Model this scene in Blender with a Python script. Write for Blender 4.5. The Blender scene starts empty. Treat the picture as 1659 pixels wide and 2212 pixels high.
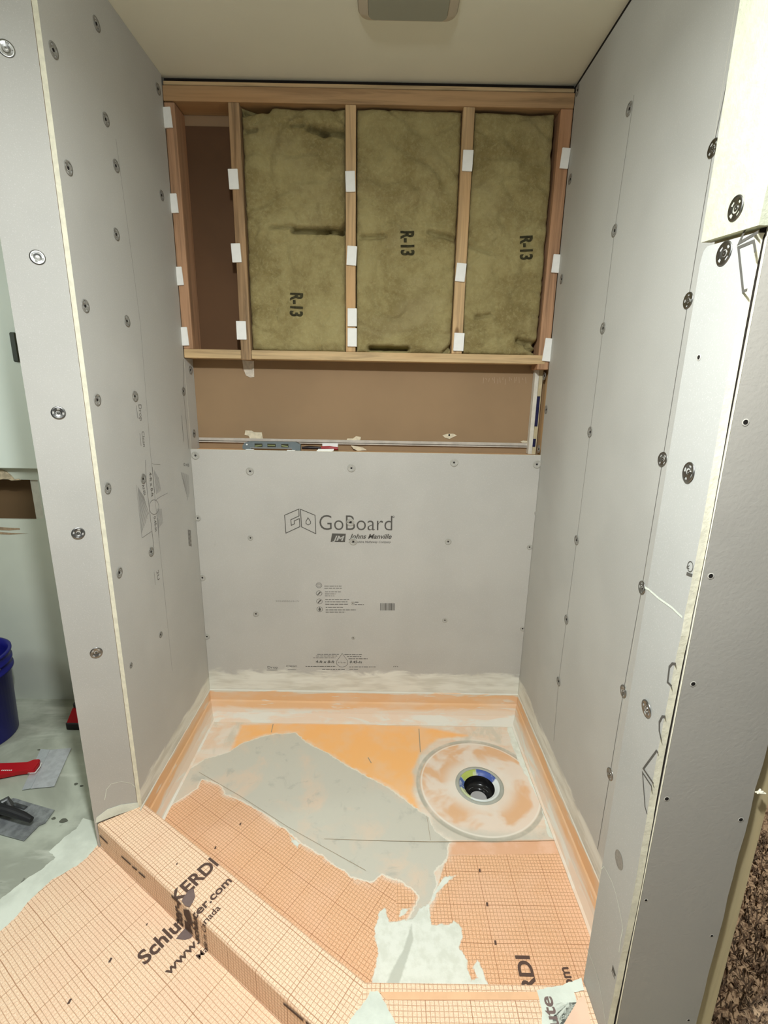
import bpy, bmesh, math, random
import numpy as np
from mathutils import Vector, Matrix, noise
random.seed(4)
S = bpy.context.scene
COL = S.collection
# ------------------------------------------------------------------ camera
F, PITCH, YAW, ROLL = 1047.98, 0.2499, 0.0026, 0.0177
CAM = Vector((0.0321, -1.9425, 1.4605))
IW, IH = 1659, 2212
def cam_axes():
    cp, sp = math.cos(PITCH), math.sin(PITCH)
    cy, sy = math.cos(YAW), math.sin(YAW)
    Z = Matrix(((cy, sy, 0), (-sy, cy, 0), (0, 0, 1)))
    f = Z @ Vector((0, cp, -sp)); u = Z @ Vector((0, sp, cp)); r = Z @ Vector((1, 0, 0))
    cr, sr = math.cos(ROLL), math.sin(ROLL)
    return cr*r + sr*u, -sr*r + cr*u, f
RT, UP, FW = cam_axes()
cd = bpy.data.cameras.new('camera'); cam = bpy.data.objects.new('camera', cd); COL.objects.link(cam)
cd.sensor_fit = 'HORIZONTAL'; cd.sensor_width = 36; cd.lens = F*36/IW; cd.clip_start = 0.01
M = Matrix((RT, UP, -FW)).transposed().to_4x4(); M.translation = CAM
cam.matrix_world = M
S.camera = cam
def at(u, v, ax, val):
    """point where the sight line of a measured spot meets the real surface x, y or z = val"""
    d = RT*((u-IW/2)/F) - UP*((v-IH/2)/F) + FW
    return CAM + d*((val-CAM[ax])/d[ax])
# ------------------------------------------------------------------ world, light, exposure
w = bpy.data.worlds.new('world'); S.world = w; w.use_nodes = True
w.node_tree.nodes['Background'].inputs[0].default_value = (0.93, 0.96, 1.0, 1)
w.node_tree.nodes['Background'].inputs[1].default_value = 0.06
def area(name, loc, aim, size, power, col, sy=None, spread=180):
    l = bpy.data.lights.new(name, 'AREA'); l.energy = power; l.color = col; l.size = size
    l.spread = math.radians(spread)
    if sy: l.shape = 'RECTANGLE'; l.size_y = sy
    else: l.shape = 'DISK'
    o = bpy.data.objects.new(name, l); COL.objects.link(o); o.location = loc
    o.rotation_euler = (Vector(aim)-Vector(loc)).to_track_quat('-Z', 'Y').to_euler()
    return o
pl_ = bpy.data.lights.new('room_light', 'POINT'); pl_.energy = 15; pl_.color = (0.95, 0.985, 1.0); pl_.shadow_soft_size = 0.045
po_ = bpy.data.objects.new('room_light', pl_); COL.objects.link(po_); po_.location = (-0.06, -1.66, 2.24)
area('vanity_light', (-2.3, -1.15, 1.95), (-0.9, -0.5, 0.9), 0.12, 6, (0.90, 1.0, 0.95), 0.6)
area('room_light_down', (-0.06, -1.66, 2.19), (-0.06, -1.55, 0), 0.10, 27, (0.95, 0.985, 1.0))
area('carpet_fill_light', (1.35, -0.55, 2.3), (1.15, -0.65, 0.0), 0.2, 4.0, (1.0, 0.95, 0.9), spread=70)  # unseen lamp added to brighten the carpet past the right wall
S.view_settings.view_transform = 'Standard'; S.view_settings.look = 'None'
S.view_settings.gamma = 1; S.view_settings.use_curve_mapping = False
S.view_settings.exposure = 0.55

# ------------------------------------------------------------------ helpers
def srgb(r, g, b):
    f = lambda c: (c/12.92 if c <= .04045 else ((c+.055)/1.055)**2.4)
    return (f(r/255), f(g/255), f(b/255), 1)
def tag(o, label=None, cat=None, group=None, kind=None):
    if label: o['label'] = label
    if cat: o['category'] = cat
    if group: o['group'] = group
    if kind: o['kind'] = kind
    return o
def empty(name, loc=(0, 0, 0), rz=0):
    o = bpy.data.objects.new(name, None); COL.objects.link(o); o.location = loc; o.rotation_euler = (0, 0, rz)
    return o
def link(name, me, mats, parent=None):
    o = bpy.data.objects.new(name, me); COL.objects.link(o)
    if not isinstance(mats, (list, tuple)): mats = [mats]
    for m in mats: me.materials.append(m)
    if parent: o.parent = parent
    return o
def bobj(name, bm, mats, parent=None, smooth=False):
    bmesh.ops.recalc_face_normals(bm, faces=bm.faces)
    me = bpy.data.meshes.new(name); bm.to_mesh(me); bm.free()
    if smooth:
        for p in me.polygons: p.use_smooth = True
    return link(name, me, mats, parent)
def box(bm, a, b, bev=0, mat=0, seg=1):
    r = bmesh.ops.create_cube(bm, size=1)
    vs = r['verts']
    for v in vs:
        v.co = Vector([(a[i]+b[i])/2 + v.co[i]*(b[i]-a[i]) for i in range(3)])
    fs = list({f for v in vs for f in v.link_faces})
    for f in fs: f.material_index = mat
    if bev:
        es = list({e for v in vs for e in v.link_edges})
        r = bmesh.ops.bevel(bm, geom=es, offset=bev, segments=seg, affect='EDGES', profile=.5)
        for f in r['faces']: f.material_index = mat
    return fs
def tube(bm, pts, r, n=10, caps=True):
    pts = [Vector(p) for p in pts]; rings = []
    if not isinstance(r, (list, tuple)): r = [r]*len(pts)
    ref = Vector((0, 0, 1))
    for i, p in enumerate(pts):
        d = (pts[min(i+1, len(pts)-1)] - pts[max(i-1, 0)]).normalized()
        a = d.cross(ref if abs(d.dot(ref)) < .95 else Vector((1, 0, 0))).normalized(); b = d.cross(a)
        rings.append([bm.verts.new(p + (a*math.cos(t)+b*math.sin(t))*r[i]) for t in [2*math.pi*k/n for k in range(n)]])
    for i in range(len(rings)-1):
        for k in range(n): bm.faces.new((rings[i][k], rings[i][(k+1) % n], rings[i+1][(k+1) % n], rings[i+1][k]))
    if caps: bm.faces.new(rings[0]); bm.faces.new(rings[-1][::-1])
def lathe(bm, prof, c=(0, 0, 0), n=48, mats=None, fill=True):
    rings = []
    for (r, z) in prof:
        if r < 1e-6: rings.append([bm.verts.new((c[0], c[1], c[2]+z))])
        else: rings.append([bm.verts.new((c[0]+r*math.cos(2*math.pi*k/n), c[1]+r*math.sin(2*math.pi*k/n), c[2]+z)) for k in range(n)])
    for i in range(len(rings)-1):
        A, B = rings[i], rings[i+1]
        for k in range(n):
            k2 = (k+1) % n
            if len(A) == 1 and len(B) == 1: continue
            if len(A) == 1: f = bm.faces.new((A[0], B[k], B[k2]))
            elif len(B) == 1: f = bm.faces.new((A[k], A[k2], B[0]))
            else: f = bm.faces.new((A[k], A[k2], B[k2], B[k]))
            if mats: f.material_index = mats[i]
def slab(bm, poly, off, mat=0):
    """closed outline poly extruded by vector off"""
    off = Vector(off)
    a = [bm.verts.new(Vector(p)) for p in poly]; b = [bm.verts.new(Vector(p)+off) for p in poly]
    n = len(a); f1 = bm.faces.new(a); f2 = bm.faces.new(b[::-1]); fs = [f1, f2]
    for k in range(n): fs.append(bm.faces.new((a[k], b[k], b[(k+1) % n], a[(k+1) % n])))
    for f in fs: f.material_index = mat
    return fs
def ribbon(bm, pts, wd, nrm, closed=False):
    """printed stroke of width wd lying on a surface with normal nrm"""
    nrm = Vector(nrm).normalized(); pts = [Vector(p) for p in pts]; n = len(pts); L = []; Rr = []
    for i in range(n):
        p0 = pts[(i-1) % n] if (closed or i > 0) else pts[i]; p1 = pts[(i+1) % n] if (closed or i < n-1) else pts[i]
        d1 = (pts[i]-p0); d2 = (p1-pts[i])
        d1 = d1.normalized() if d1.length > 1e-9 else d2.normalized(); d2 = d2.normalized() if d2.length > 1e-9 else d1
        t = (d1+d2); t = t.normalized() if t.length > 1e-6 else d1
        s = nrm.cross(t); c = max(.45, s.dot(nrm.cross(d1)))
        L.append(bm.verts.new(pts[i]+s*wd/2/c)); Rr.append(bm.verts.new(pts[i]-s*wd/2/c))
    m = n if closed else n-1
    for i in range(m):
        j = (i+1) % n; bm.faces.new((L[i], Rr[i], Rr[j], L[j]))
def circ(c, a, b, ra, rb=None, n=28):
    rb = rb or ra
    return [Vector(c)+Vector(a)*ra*math.cos(2*math.pi*k/n)+Vector(b)*rb*math.sin(2*math.pi*k/n) for k in range(n)]
def text_mesh(body, bold=0.0, shear=0.0, spacing=1.0):
    cu = bpy.data.curves.new('lettering', 'FONT'); cu.body = body; cu.offset = bold; cu.shear = shear
    cu.space_character = spacing; cu.resolution_u = 4; cu.size = 1
    o = bpy.data.objects.new('lettering', cu); COL.objects.link(o)
    dg = bpy.context.evaluated_depsgraph_get(); dg.update()
    me = bpy.data.meshes.new_from_object(o.evaluated_get(dg)); bpy.data.objects.remove(o); bpy.data.curves.remove(cu)
    co = np.zeros(len(me.vertices)*3); me.vertices.foreach_get('co', co); co = co.reshape(-1, 3)
    x0, x1 = co[:, 0].min(), co[:, 0].max()
    return me, x0, x1
def add_text(bm, body, p0, p1, height, nrm, bold=0., shear=0., spacing=1.0, mat=0):
    """lettering whose baseline runs from p0 to p1; height = cap height"""
    me, x0, x1 = text_mesh(body, bold, shear, spacing)
    p0 = Vector(p0); p1 = Vector(p1); e = (p1-p0); L = e.length; e.normalize(); v = Vector(nrm).normalized().cross(e)
    t = bmesh.new(); t.from_mesh(me); bpy.data.meshes.remove(me); mp = {}
    for q in t.verts: mp[q] = bm.verts.new(p0 + e*((q.co.x-x0)/(x1-x0)*L) + v*(q.co.y/0.72*height))
    for f in t.faces:
        try: g = bm.faces.new([mp[q] for q in f.verts]); g.material_index = mat
        except ValueError: pass
    t.free()

# ------------------------------------------------------------------ materials
def nodes(name):
    m = bpy.data.materials.new(name); m.use_nodes = True
    nt = m.node_tree; b = nt.nodes['Principled BSDF']; b.inputs['Roughness'].default_value = .85
    b.inputs['Specular IOR Level'].default_value = .3
    return m, nt, b
def N(nt, t, **k):
    n = nt.nodes.new(t)
    for a, v in k.items():
        if a.startswith('i_'): n.inputs[int(a[2:])].default_value = v
        else: setattr(n, a, v)
    return n
def math_(nt, op, a, b=None, clamp=False):
    n = N(nt, 'ShaderNodeMath', operation=op); n.use_clamp = clamp
    for i, x in enumerate((a, b)):
        if x is None: continue
        if isinstance(x, (int, float)): n.inputs[i].default_value = x
        else: nt.links.new(x, n.inputs[i])
    return n.outputs[0]
def mix(nt, f, a, b):
    n = N(nt, 'ShaderNodeMix', data_type='RGBA')
    for i, x in ((0, f), (6, a), (7, b)):
        if isinstance(x, (int, float)): n.inputs[i].default_value = x
        elif isinstance(x, tuple): n.inputs[i].default_value = x
        else: nt.links.new(x, n.inputs[i])
    return n.outputs[2]
def noise_(nt, vec, scale, detail=3, rough=.6, dist=0):
    n = N(nt, 'ShaderNodeTexNoise'); n.inputs['Scale'].default_value = scale
    n.inputs['Detail'].default_value = detail; n.inputs['Roughness'].default_value = rough
    n.inputs['Distortion'].default_value = dist
    if vec is not None: nt.links.new(vec, n.inputs['Vector'])
    return n.outputs['Fac']
def ramp(nt, x, lo, hi):
    n = N(nt, 'ShaderNodeMapRange', interpolation_type='SMOOTHSTEP')
    nt.links.new(x, n.inputs[0]); n.inputs[1].default_value = lo; n.inputs[2].default_value = hi
    return n.outputs[0]
def objco(nt, scale=(1, 1, 1), rot=(0, 0, 0)):
    t = N(nt, 'ShaderNodeTexCoord'); m = N(nt, 'ShaderNodeMapping'); nt.links.new(t.outputs['Object'], m.inputs[0])
    m.inputs['Scale'].default_value = scale; m.inputs['Rotation'].default_value = rot
    return m.outputs[0]
def bump(nt, b, h, strength=.3, dist=.002):
    n = N(nt, 'ShaderNodeBump'); n.inputs['Strength'].default_value = strength; n.inputs['Distance'].default_value = dist
    nt.links.new(h, n.inputs['Height']); nt.links.new(n.outputs[0], b.inputs['Normal'])
def plain(name, col, rough=.7, metal=0, vary=.0, scale=20, bmp=0, bscale=80):
    m, nt, b = nodes(name); b.inputs['Roughness'].default_value = rough; b.inputs['Metallic'].default_value = metal
    c = srgb(*col); co = objco(nt)
    nz = noise_(nt, co, scale)
    d = tuple(x*(1-vary) for x in c[:3])+(1,)
    nt.links.new(mix(nt, ramp(nt, nz, .35, .65), c, d), b.inputs['Base Color'])
    if bmp: bump(nt, b, noise_(nt, co, bscale, 4), bmp)
    return m
def wood(name, col, axis, dark=.55):
    m, nt, b = nodes(name); b.inputs['Roughness'].default_value = .75
    s = [55, 55, 55]; s[axis] = 2.5; co = objco(nt, tuple(s))
    g = noise_(nt, co, 1.0, 4, .65, .6)
    s2 = [6, 6, 6]; s2[axis] = 1.2
    g2 = noise_(nt, objco(nt, tuple(s2)), 1.0, 2)
    c = srgb(*col); d = tuple(x*dark for x in c[:3])+(1,)
    k = mix(nt, ramp(nt, g, .35, .75), c, d)
    warm = (c[0]*.93, c[1]*.8, c[2]*.66, 1)
    k = mix(nt, math_(nt, 'MULTIPLY', ramp(nt, g2, .45, .7), .6), k, warm)
    v = N(nt, 'ShaderNodeTexVoronoi'); v.inputs['Scale'].default_value = 1.0
    s3 = [11, 11, 11]; s3[axis] = 5; nt.links.new(objco(nt, tuple(s3)), v.inputs['Vector'])
    kn = ramp(nt, v.outputs['Distance'], .13, .06)
    k = mix(nt, math_(nt, 'MULTIPLY', kn, .7), k, (c[0]*.25, c[1]*.17, c[2]*.1, 1))
    nt.links.new(k, b.inputs['Base Color']); bump(nt, b, g, .25, .001)
    return m
def board_mat(name, col, smear=None, band=.02, line=0):
    """grey facer paper of the foam backer board; pale thinset smeared below height smear"""
    m, nt, b = nodes(name); b.inputs['Roughness'].default_value = .62
    co = objco(nt); c = srgb(*col)
    cl = noise_(nt, co, 2.2, 3); c2 = tuple(x*.93 for x in c[:3])+(1,)
    k = mix(nt, ramp(nt, cl, .4, .62), c, c2)
    sp = noise_(nt, co, 420, 2); k = mix(nt, math_(nt, 'MULTIPLY', ramp(nt, sp, .55, .75), .14), k, (1, 1, 1, 1))
    scf = noise_(nt, objco(nt, (26, 26, 5)), 1.0, 5, .75, 1.0)
    k = mix(nt, math_(nt, 'MULTIPLY', ramp(nt, scf, .68, .80), .28), k, srgb(120, 110, 100))
    if smear:
        sx = N(nt, 'ShaderNodeSeparateXYZ'); nt.links.new(co, sx.inputs[0])
        n1 = noise_(nt, objco(nt, (7, 7, 22)), 1.0, 4, .6, .6)
        h = math_(nt, 'ADD', sx.outputs[2], math_(nt, 'MULTIPLY', math_(nt, 'SUBTRACT', n1, .5), .16*(band/.02)*.5))
        f = ramp(nt, h, smear+band, smear)
        n2 = noise_(nt, objco(nt, (5, 5, 30)), 1.0, 3)
        k = mix(nt, math_(nt, 'MULTIPLY', f, .93), k, mix(nt, ramp(nt, n2, .4, .66), srgb(228, 228, 216), srgb(206, 204, 190)))
    nt.links.new(k, b.inputs['Base Color'])
    bump(nt, b, noise_(nt, co, 60, 5), .12, .002)
    return m
M_board_l = board_mat('backer_board_left', (186, 185, 178), .18, .02)
M_board_r = board_mat('backer_board_right', (186, 186, 179), .19, .02)
M_board_b = board_mat('backer_board_back', (186, 184, 176), .205, .03)
M_board_e = board_mat('backer_board_end', (178, 177, 170))
M_board_j = board_mat('backer_board_strip', (176, 177, 171))
M_core = plain('foam_core', (236, 232, 208), .9, vary=.12, scale=60, bmp=.5)
M_peel = plain('peeled_board_face', (184, 186, 164), .85, vary=.10, scale=45, bmp=.5, bscale=140)
M_gyp = plain('grey_drywall', (170, 166, 156), .85, vary=.09, scale=2.5, bmp=.2, bscale=160)
M_hole = plain('hole_dark', (26, 22, 18), .9)
M_screwhole = plain('screw_hole_rim', (206, 202, 190), .8)
M_wallfar = plain('drywall_far', (206, 212, 198), .8, vary=.05, scale=3)
M_ceil = plain('ceiling_paint', (226, 226, 208), .9, vary=.04, scale=2, bmp=.12, bscale=200)
M_brown = plain('brown_drywall_paper', (152, 126, 95), .8, vary=.08, scale=3)
M_white = plain('white_shim', (236, 236, 230), .6, vary=.03, scale=60)
M_print = plain('print_grey', (88, 86, 80), .7, vary=.12, scale=90)
M_printl = plain('print_pale', (116, 113, 106), .7)
M_scr = plain('washer_dusty', (148, 146, 138), .5, .2, vary=.2, scale=200)
M_scrb = plain('washer_skimmed', (176, 174, 164), .6, .1, vary=.1, scale=200)
M_pencil = plain('pencil_line', (138, 136, 128), .8)
M_wx = wood('pine_x', (206, 178, 134), 0)
M_wx2 = wood('pine_plate', (178, 144, 104), 0, .6)
M_wz = wood('pine_z', (202, 170, 126), 2)
M_wz2 = wood('pine_reddish', (182, 142, 108), 2)
M_wz3 = wood('pine_stained', (172, 142, 106), 2, .3)
M_seam = plain('seam_grey', (112, 110, 104), .9)
M_gapshade = plain('gap_shade', (30, 24, 18), .95)  # near-black that paints the shade inside narrow gaps
def metal(name, col, rough, vary=.0):
    return plain(name, col, rough, .6 if 'steel' in name or 'back' in name else 1.0, vary, 40)
M_wash = metal('galvanised_washer', (150, 150, 146), .34, .2)
M_screw = metal('screw_head', (120, 118, 112), .4)

# membrane: orange fleece printed with a 1 cm grid, UV in metres
def membrane_color(nt, wu=1.0, pale=False):
    uv = N(nt, 'ShaderNodeUVMap', uv_map='grid').outputs[0]
    wob = N(nt, 'ShaderNodeTexNoise'); wob.inputs['Scale'].default_value = 14; nt.links.new(uv, wob.inputs['Vector'])
    vm = N(nt, 'ShaderNodeVectorMath', operation='MULTIPLY_ADD'); nt.links.new(wob.outputs['Color'], vm.inputs[0])
    vm.inputs[1].default_value = (.004, .004, 0); nt.links.new(uv, vm.inputs[2])
    sx = N(nt, 'ShaderNodeSeparateXYZ'); nt.links.new(vm.outputs[0], sx.inputs[0])
    def lines(s, per, wd, off=0.):
        a = math_(nt, 'FRACT', math_(nt, 'ADD', math_(nt, 'DIVIDE', s, per), 50.5+off))
        d = math_(nt, 'MULTIPLY', math_(nt, 'ABSOLUTE', math_(nt, 'SUBTRACT', a, .5)), per)
        return ramp(nt, d, wd, wd*.45)
    fine = math_(nt, 'MAXIMUM', math_(nt, 'MULTIPLY', lines(sx.outputs[0], .0102, .0011), wu), lines(sx.outputs[1], .0102, .0011))
    bold = math_(nt, 'MAXIMUM', lines(sx.outputs[0], .102, .0014), lines(sx.outputs[1], .102, .0014))
    fl = noise_(nt, uv, 330, 2, .7)
    base = mix(nt, ramp(nt, fl, .35, .7), srgb(236, 198, 162) if pale else srgb(222, 170, 128), srgb(252, 230, 202) if pale else srgb(244, 206, 168))
    big = noise_(nt, uv, 5, 3)
    base = mix(nt, math_(nt, 'MULTIPLY', ramp(nt, big, .42, .65), .35), base, srgb(238, 198, 168))
    br = noise_(nt, uv, 60, 2)
    k = mix(nt, math_(nt, 'MULTIPLY', fine, math_(nt, 'ADD', math_(nt, 'MULTIPLY', br, .5), .35)), base, srgb(172, 120, 80))
    k = mix(nt, math_(nt, 'MULTIPLY', bold, .55), k, srgb(160, 106, 68))
    return k, fl
m, nt, b = nodes('membrane_grid'); k, fl = membrane_color(nt, 1.0, True); nt.links.new(k, b.inputs['Base Color']); bump(nt, b, fl, .5, .001)
b.inputs['Roughness'].default_value = .9
M_mem = m
m, nt, b = nodes('membrane_grid_floor'); k, fl = membrane_color(nt, .5, True); nt.links.new(k, b.inputs['Base Color']); bump(nt, b, fl, .5, .001); b.inputs['Roughness'].default_value = .9
M_mem2 = m
M_ink = plain('membrane_print', (92, 72, 62), .8, vary=.1, scale=150)
M_inkl = plain('membrane_print_grey', (122, 104, 98), .8, vary=.1, scale=100)

# thinset
def thinset_mat(name, a, c):
    m, nt, b = nodes(name); co = objco(nt)
    n1 = noise_(nt, co, 9, 4); n2 = noise_(nt, co, 150, 4)
    k = mix(nt, ramp(nt, n1, .4, .65), srgb(*a), srgb(*c)); nt.links.new(k, b.inputs['Base Color']); bump(nt, b, n2, .6, .002)
    return m
M_thin = thinset_mat('white_thinset', (222, 228, 214), (206, 212, 198))
M_bathfloor = None
m, nt, b = nodes('bath_floor_coated'); co = objco(nt)
n1 = noise_(nt, co, 2.6, 5, .6, .5); n2 = noise_(nt, objco(nt, (3, 14, 1), (0, 0, .5)), 1.0, 4, .6, .6); n3 = noise_(nt, co, 26, 3)
k = mix(nt, ramp(nt, n1, .38, .62), srgb(188, 194, 178), srgb(156, 160, 146))
k = mix(nt, math_(nt, 'MULTIPLY', ramp(nt, n2, .52, .72), .7), k, srgb(206, 210, 196))
k = mix(nt, math_(nt, 'MULTIPLY', ramp(nt, n3, .70, .76), .7), k, srgb(92, 94, 84))
nt.links.new(k, b.inputs['Base Color']); bump(nt, b, n2, .3, .002); b.inputs['Roughness'].default_value = .55
M_bathfloor = m

# ------------------------------------------------------------------ dimensions (metres)
XL, XR, H = -0.7384, 0.6598, 2.47
BT = 0.0127                       # board thickness
YB = -0.0127                      # face of the lower back board
REC = 0.089                       # depth of the stud bays
YL = -0.645                       # front of left partition
XO = -0.8537                     # outer side of the 4.5 inch left partition
EA, EB = Vector((XL-BT-.001, YL-.0012, 0)), Vector((XO, -.7135, 0))      # its end face is cut at an angle
ED = (EA-EB).normalized(); EN = Vector((ED.y, -ED.x, 0))
def atE(u, v, off=0):
    d = RT*((u-IW/2)/F) - UP*((v-IH/2)/F) + FW
    return CAM + d*((EA+EN*off-CAM).dot(EN)/d.dot(EN))
YJ0, YJ1 = -1.108, -1.222         # right return wall
XJ = 0.523
ZF = 0.03                         # bathroom floor
ZC = 0.12                         # curb top
ZB = at(790, 977, 1, YB).z        # top of lower board
YF = 0.03                         # far wall of the room at left

S2a_ = at(493, 240, 1, 0).x
# ------------------------------------------------------------------ structure
def struct(name, bm, mats):
    return tag(bobj(name, bm, mats), kind='structure')
bm = bmesh.new()
cx0, cx1 = -.047, .197
box(bm, (-3.0, -3.6, H), (1.0, .3, H+.05)); struct('ceiling', bm, M_ceil)
bm = bmesh.new(); box(bm, (-.80, REC, -.02), (.76, REC+.012, H)); struct('wall_back', bm, M_brown)
bm = bmesh.new(); box(bm, (XL+.03, REC-.003, 1.57), (S2a_, REC-.0003, 2.36)); tag(bobj('bay_darkening_sheet', bm, plain('bay_darkening_brown', (96, 70, 48), .9, vary=.15, scale=3)), 'added dark brown sheet that darkens the back of the empty bay between the two left studs', 'added sheet')  # added sheet, its dark brown colour darkens the empty bay
# stud partition cores behind the boards
bm = bmesh.new(); slab(bm, [(XL-BT-.0005, YF-.001, 0), (XL-BT-.0005, YL+BT+.001, 0), (XO+.001, EB.y+BT+.004, 0), (XO+.001, YF-.001, 0)], (0, 0, H-.001)); struct('wall_left', bm, M_wz)
bm = bmesh.new(); box(bm, (XR+BT+.0005, YJ0+.01, -.02), (.785, REC-.001, H-.09)); struct('wall_right', bm, M_wz)
# return wall core: rough sawn stud faces seen past the drywall edge
bm = bmesh.new()
box(bm, (XJ+BT+.004, YJ1+.0085, .0), (.745, YJ0-.001, H-.001))
box(bm, (XJ+BT+.0006, YJ1+.001, .0), (XJ+BT+.0038, YJ1+.012, H-.001), 0, 1)  # dark filler, its colour stands in for shade between board and drywall
struct('wall_return', bm, [wood('pine_jamb', (206, 190, 148), 2, .85), M_gapshade])
# bathroom floor outside the curb
d1 = Vector((.8376, -.5463, 0)); n1v = Vector((.5463, .8376, 0))
PO = Vector((-.847, -.711, 0)); PI = Vector((-.668, -.674, 0))
XCO = PO.x + d1.x/d1.y*(-1.245-PO.y)
bm = bmesh.new()
poly = [(-3.0, YF, 0), (XO+.01, YF, 0), (XO+.01, -.700, 0), (-.835, -.705, 0), (-.82, -.716, 0), (XCO+.004, -1.235, 0),
        (.742, -1.235, 0), (.742, -3.6, 0), (-3.0, -3.6, 0)]
slab(bm, poly, (0, 0, ZF)); struct('floor', bm, M_bathfloor)
bm = bmesh.new(); box(bm, (XR+.004, YJ0-.0, H-.05), (XR+.03, REC-.002, H-.0005)); tag(bobj('ceiling_gap_shade', bm, M_gapshade), kind='structure')  # dark box behind the board top, shade of the gap as colour
# carpet of the next room
m, nt, b = nodes('carpet_shag'); co = objco(nt)
v = noise_(nt, co, 55, 4, .75, .8); k = mix(nt, ramp(nt, v, .38, .62), srgb(84, 64, 46), srgb(176, 152, 122))
nt.links.new(k, b.inputs['Base Color']); b.inputs['Roughness'].default_value = 1
M_carpet = m
bm = bmesh.new(); nx, ny = 150, 150
x0, x1, y0, y1 = .742, 1.75, -1.5, .0
vs = [[bm.verts.new((x0+(x1-x0)*i/nx, y0+(y1-y0)*j/ny, .012 + .018*noise.noise(Vector((i*.9, j*.9, 3))) + .006*random.random())) for j in range(ny+1)] for i in range(nx+1)]
for i in range(nx):
    for j in range(ny): bm.faces.new((vs[i][j], vs[i+1][j], vs[i+1][j+1], vs[i][j+1]))
o = bobj('carpet', bm, M_carpet, smooth=True)
tag(o, 'shaggy brown carpet beyond the right hand wall edge', 'carpet', kind='stuff')
bm = bmesh.new()
rt = random.Random(8)
for i in range(5200):
    x = rt.uniform(.745, 1.35); y = rt.uniform(-1.3, -.35); a = rt.uniform(0, 6.28); L = rt.uniform(.012, .03)
    p = Vector((x, y, .012)); tip = p + Vector((math.cos(a)*L*.7, math.sin(a)*L*.7, L)); s = Vector((-math.sin(a), math.cos(a), 0))*.0022
    bm.faces.new([bm.verts.new(q) for q in (p-s, p+s, tip+s*.6, tip-s*.6)])
me = bpy.data.meshes.new('pile'); bm.to_mesh(me); bm.free()
pl = link('pile', me, plain('carpet_tufts', (128, 108, 88), 1, vary=.75, scale=70), o); pl['kind'] = 'stuff'

# far wall of the bathroom with a cut opening
hz0 = at(40, 1122, 1, YF).z; hz1 = at(40, 1036, 1, YF).z
hx = at(90, 1090, 1, YF).x; hsx = at(75, 1082, 1, YF+.02).x
bm = bmesh.new()
box(bm, (-3.0, YF, ZF-.03), (XO, YF+BT, hz0)); box(bm, (-3.0, YF, hz1), (XO, YF+BT, H)); box(bm, (hx, YF, hz0), (XO, YF+BT, hz1))
struct('wall_far', bm, M_wallfar)
bm = bmesh.new(); box(bm, (-3.0, YF+.10, hz0-.1), (XO, YF+.112, hz1+.1)); struct('wall_cavity', bm, plain('cavity_brown', (116, 92, 64), .9, vary=.1, scale=4))
bm = bmesh.new(); box(bm, (hsx, YF+.013, hz0-.05), (hsx+.038, YF+.099, hz1+.05))
o = bobj('wall_stud', bm, plain('painted_stud', (214, 212, 198), .8, vary=.1, scale=30))
tag(o, 'pale stud at the right side of the square hole in the far wall', 'stud')
# panel above the hole
pz = at(40, 1012, 1, YF-.035).z
o = empty('wall_panel', (-1.9, YF-.02, pz))
bm = bmesh.new(); box(bm, (-1.1, -.016, 0), (.95, .019, 1.25), .002)
bobj('panel_body', bm, plain('panel_pale_green', (232, 242, 232), .4), o)
tag(o, 'pale green-grey wall panel hanging above the square hole left of the partition', 'panel')
s0 = at(21, 718, 1, YF-.04); s1 = at(41, 782, 1, YF-.04)
bm = bmesh.new(); box(bm, (s0.x+1.9, -.028, s1.z-pz), (s0.x+1.9+.024, -.0165, s0.z-pz), .004)
h = bobj('handle', bm, plain('dark_handle', (70, 76, 66), .5), o); h['label'] = 'dark grey bar handle'
# torn paper at the top edge of the hole and stained strip below it
bm = bmesh.new()
pts = [(-8, 1012), (12, 1018), (22, 1026), (30, 1035), (40, 1034), (44, 1037), (24, 1038), (14, 1034), (0, 1036), (-8, 1040)]
slab(bm, [at(u, v, 1, YF-.004) for u, v in pts], (0, .0035, 0))
o = bobj('torn_paper', bm, plain('torn_paper', (206, 190, 160), .9, vary=.35, scale=60)); tag(o, 'torn curled drywall paper along the top of the square hole', 'torn paper')
bm = bmesh.new()
slab(bm, [at(u, v, 1, YF-.001) for u, v in [(-8, 1138), (20, 1140), (42, 1141), (43, 1144), (20, 1146), (-8, 1145)]], (0, .0008, 0))
slab(bm, [at(u, v, 1, YF-.001) for u, v in [(-8, 1149), (20, 1151), (60, 1153), (20, 1155), (-8, 1154)]], (0, .0008, 0))
o = bobj('glue_smear', bm, plain('glue_smear', (172, 148, 118), .9, vary=.3, scale=60)); tag(o, 'brown smears on the wall just below the square hole', 'smear')

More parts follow.
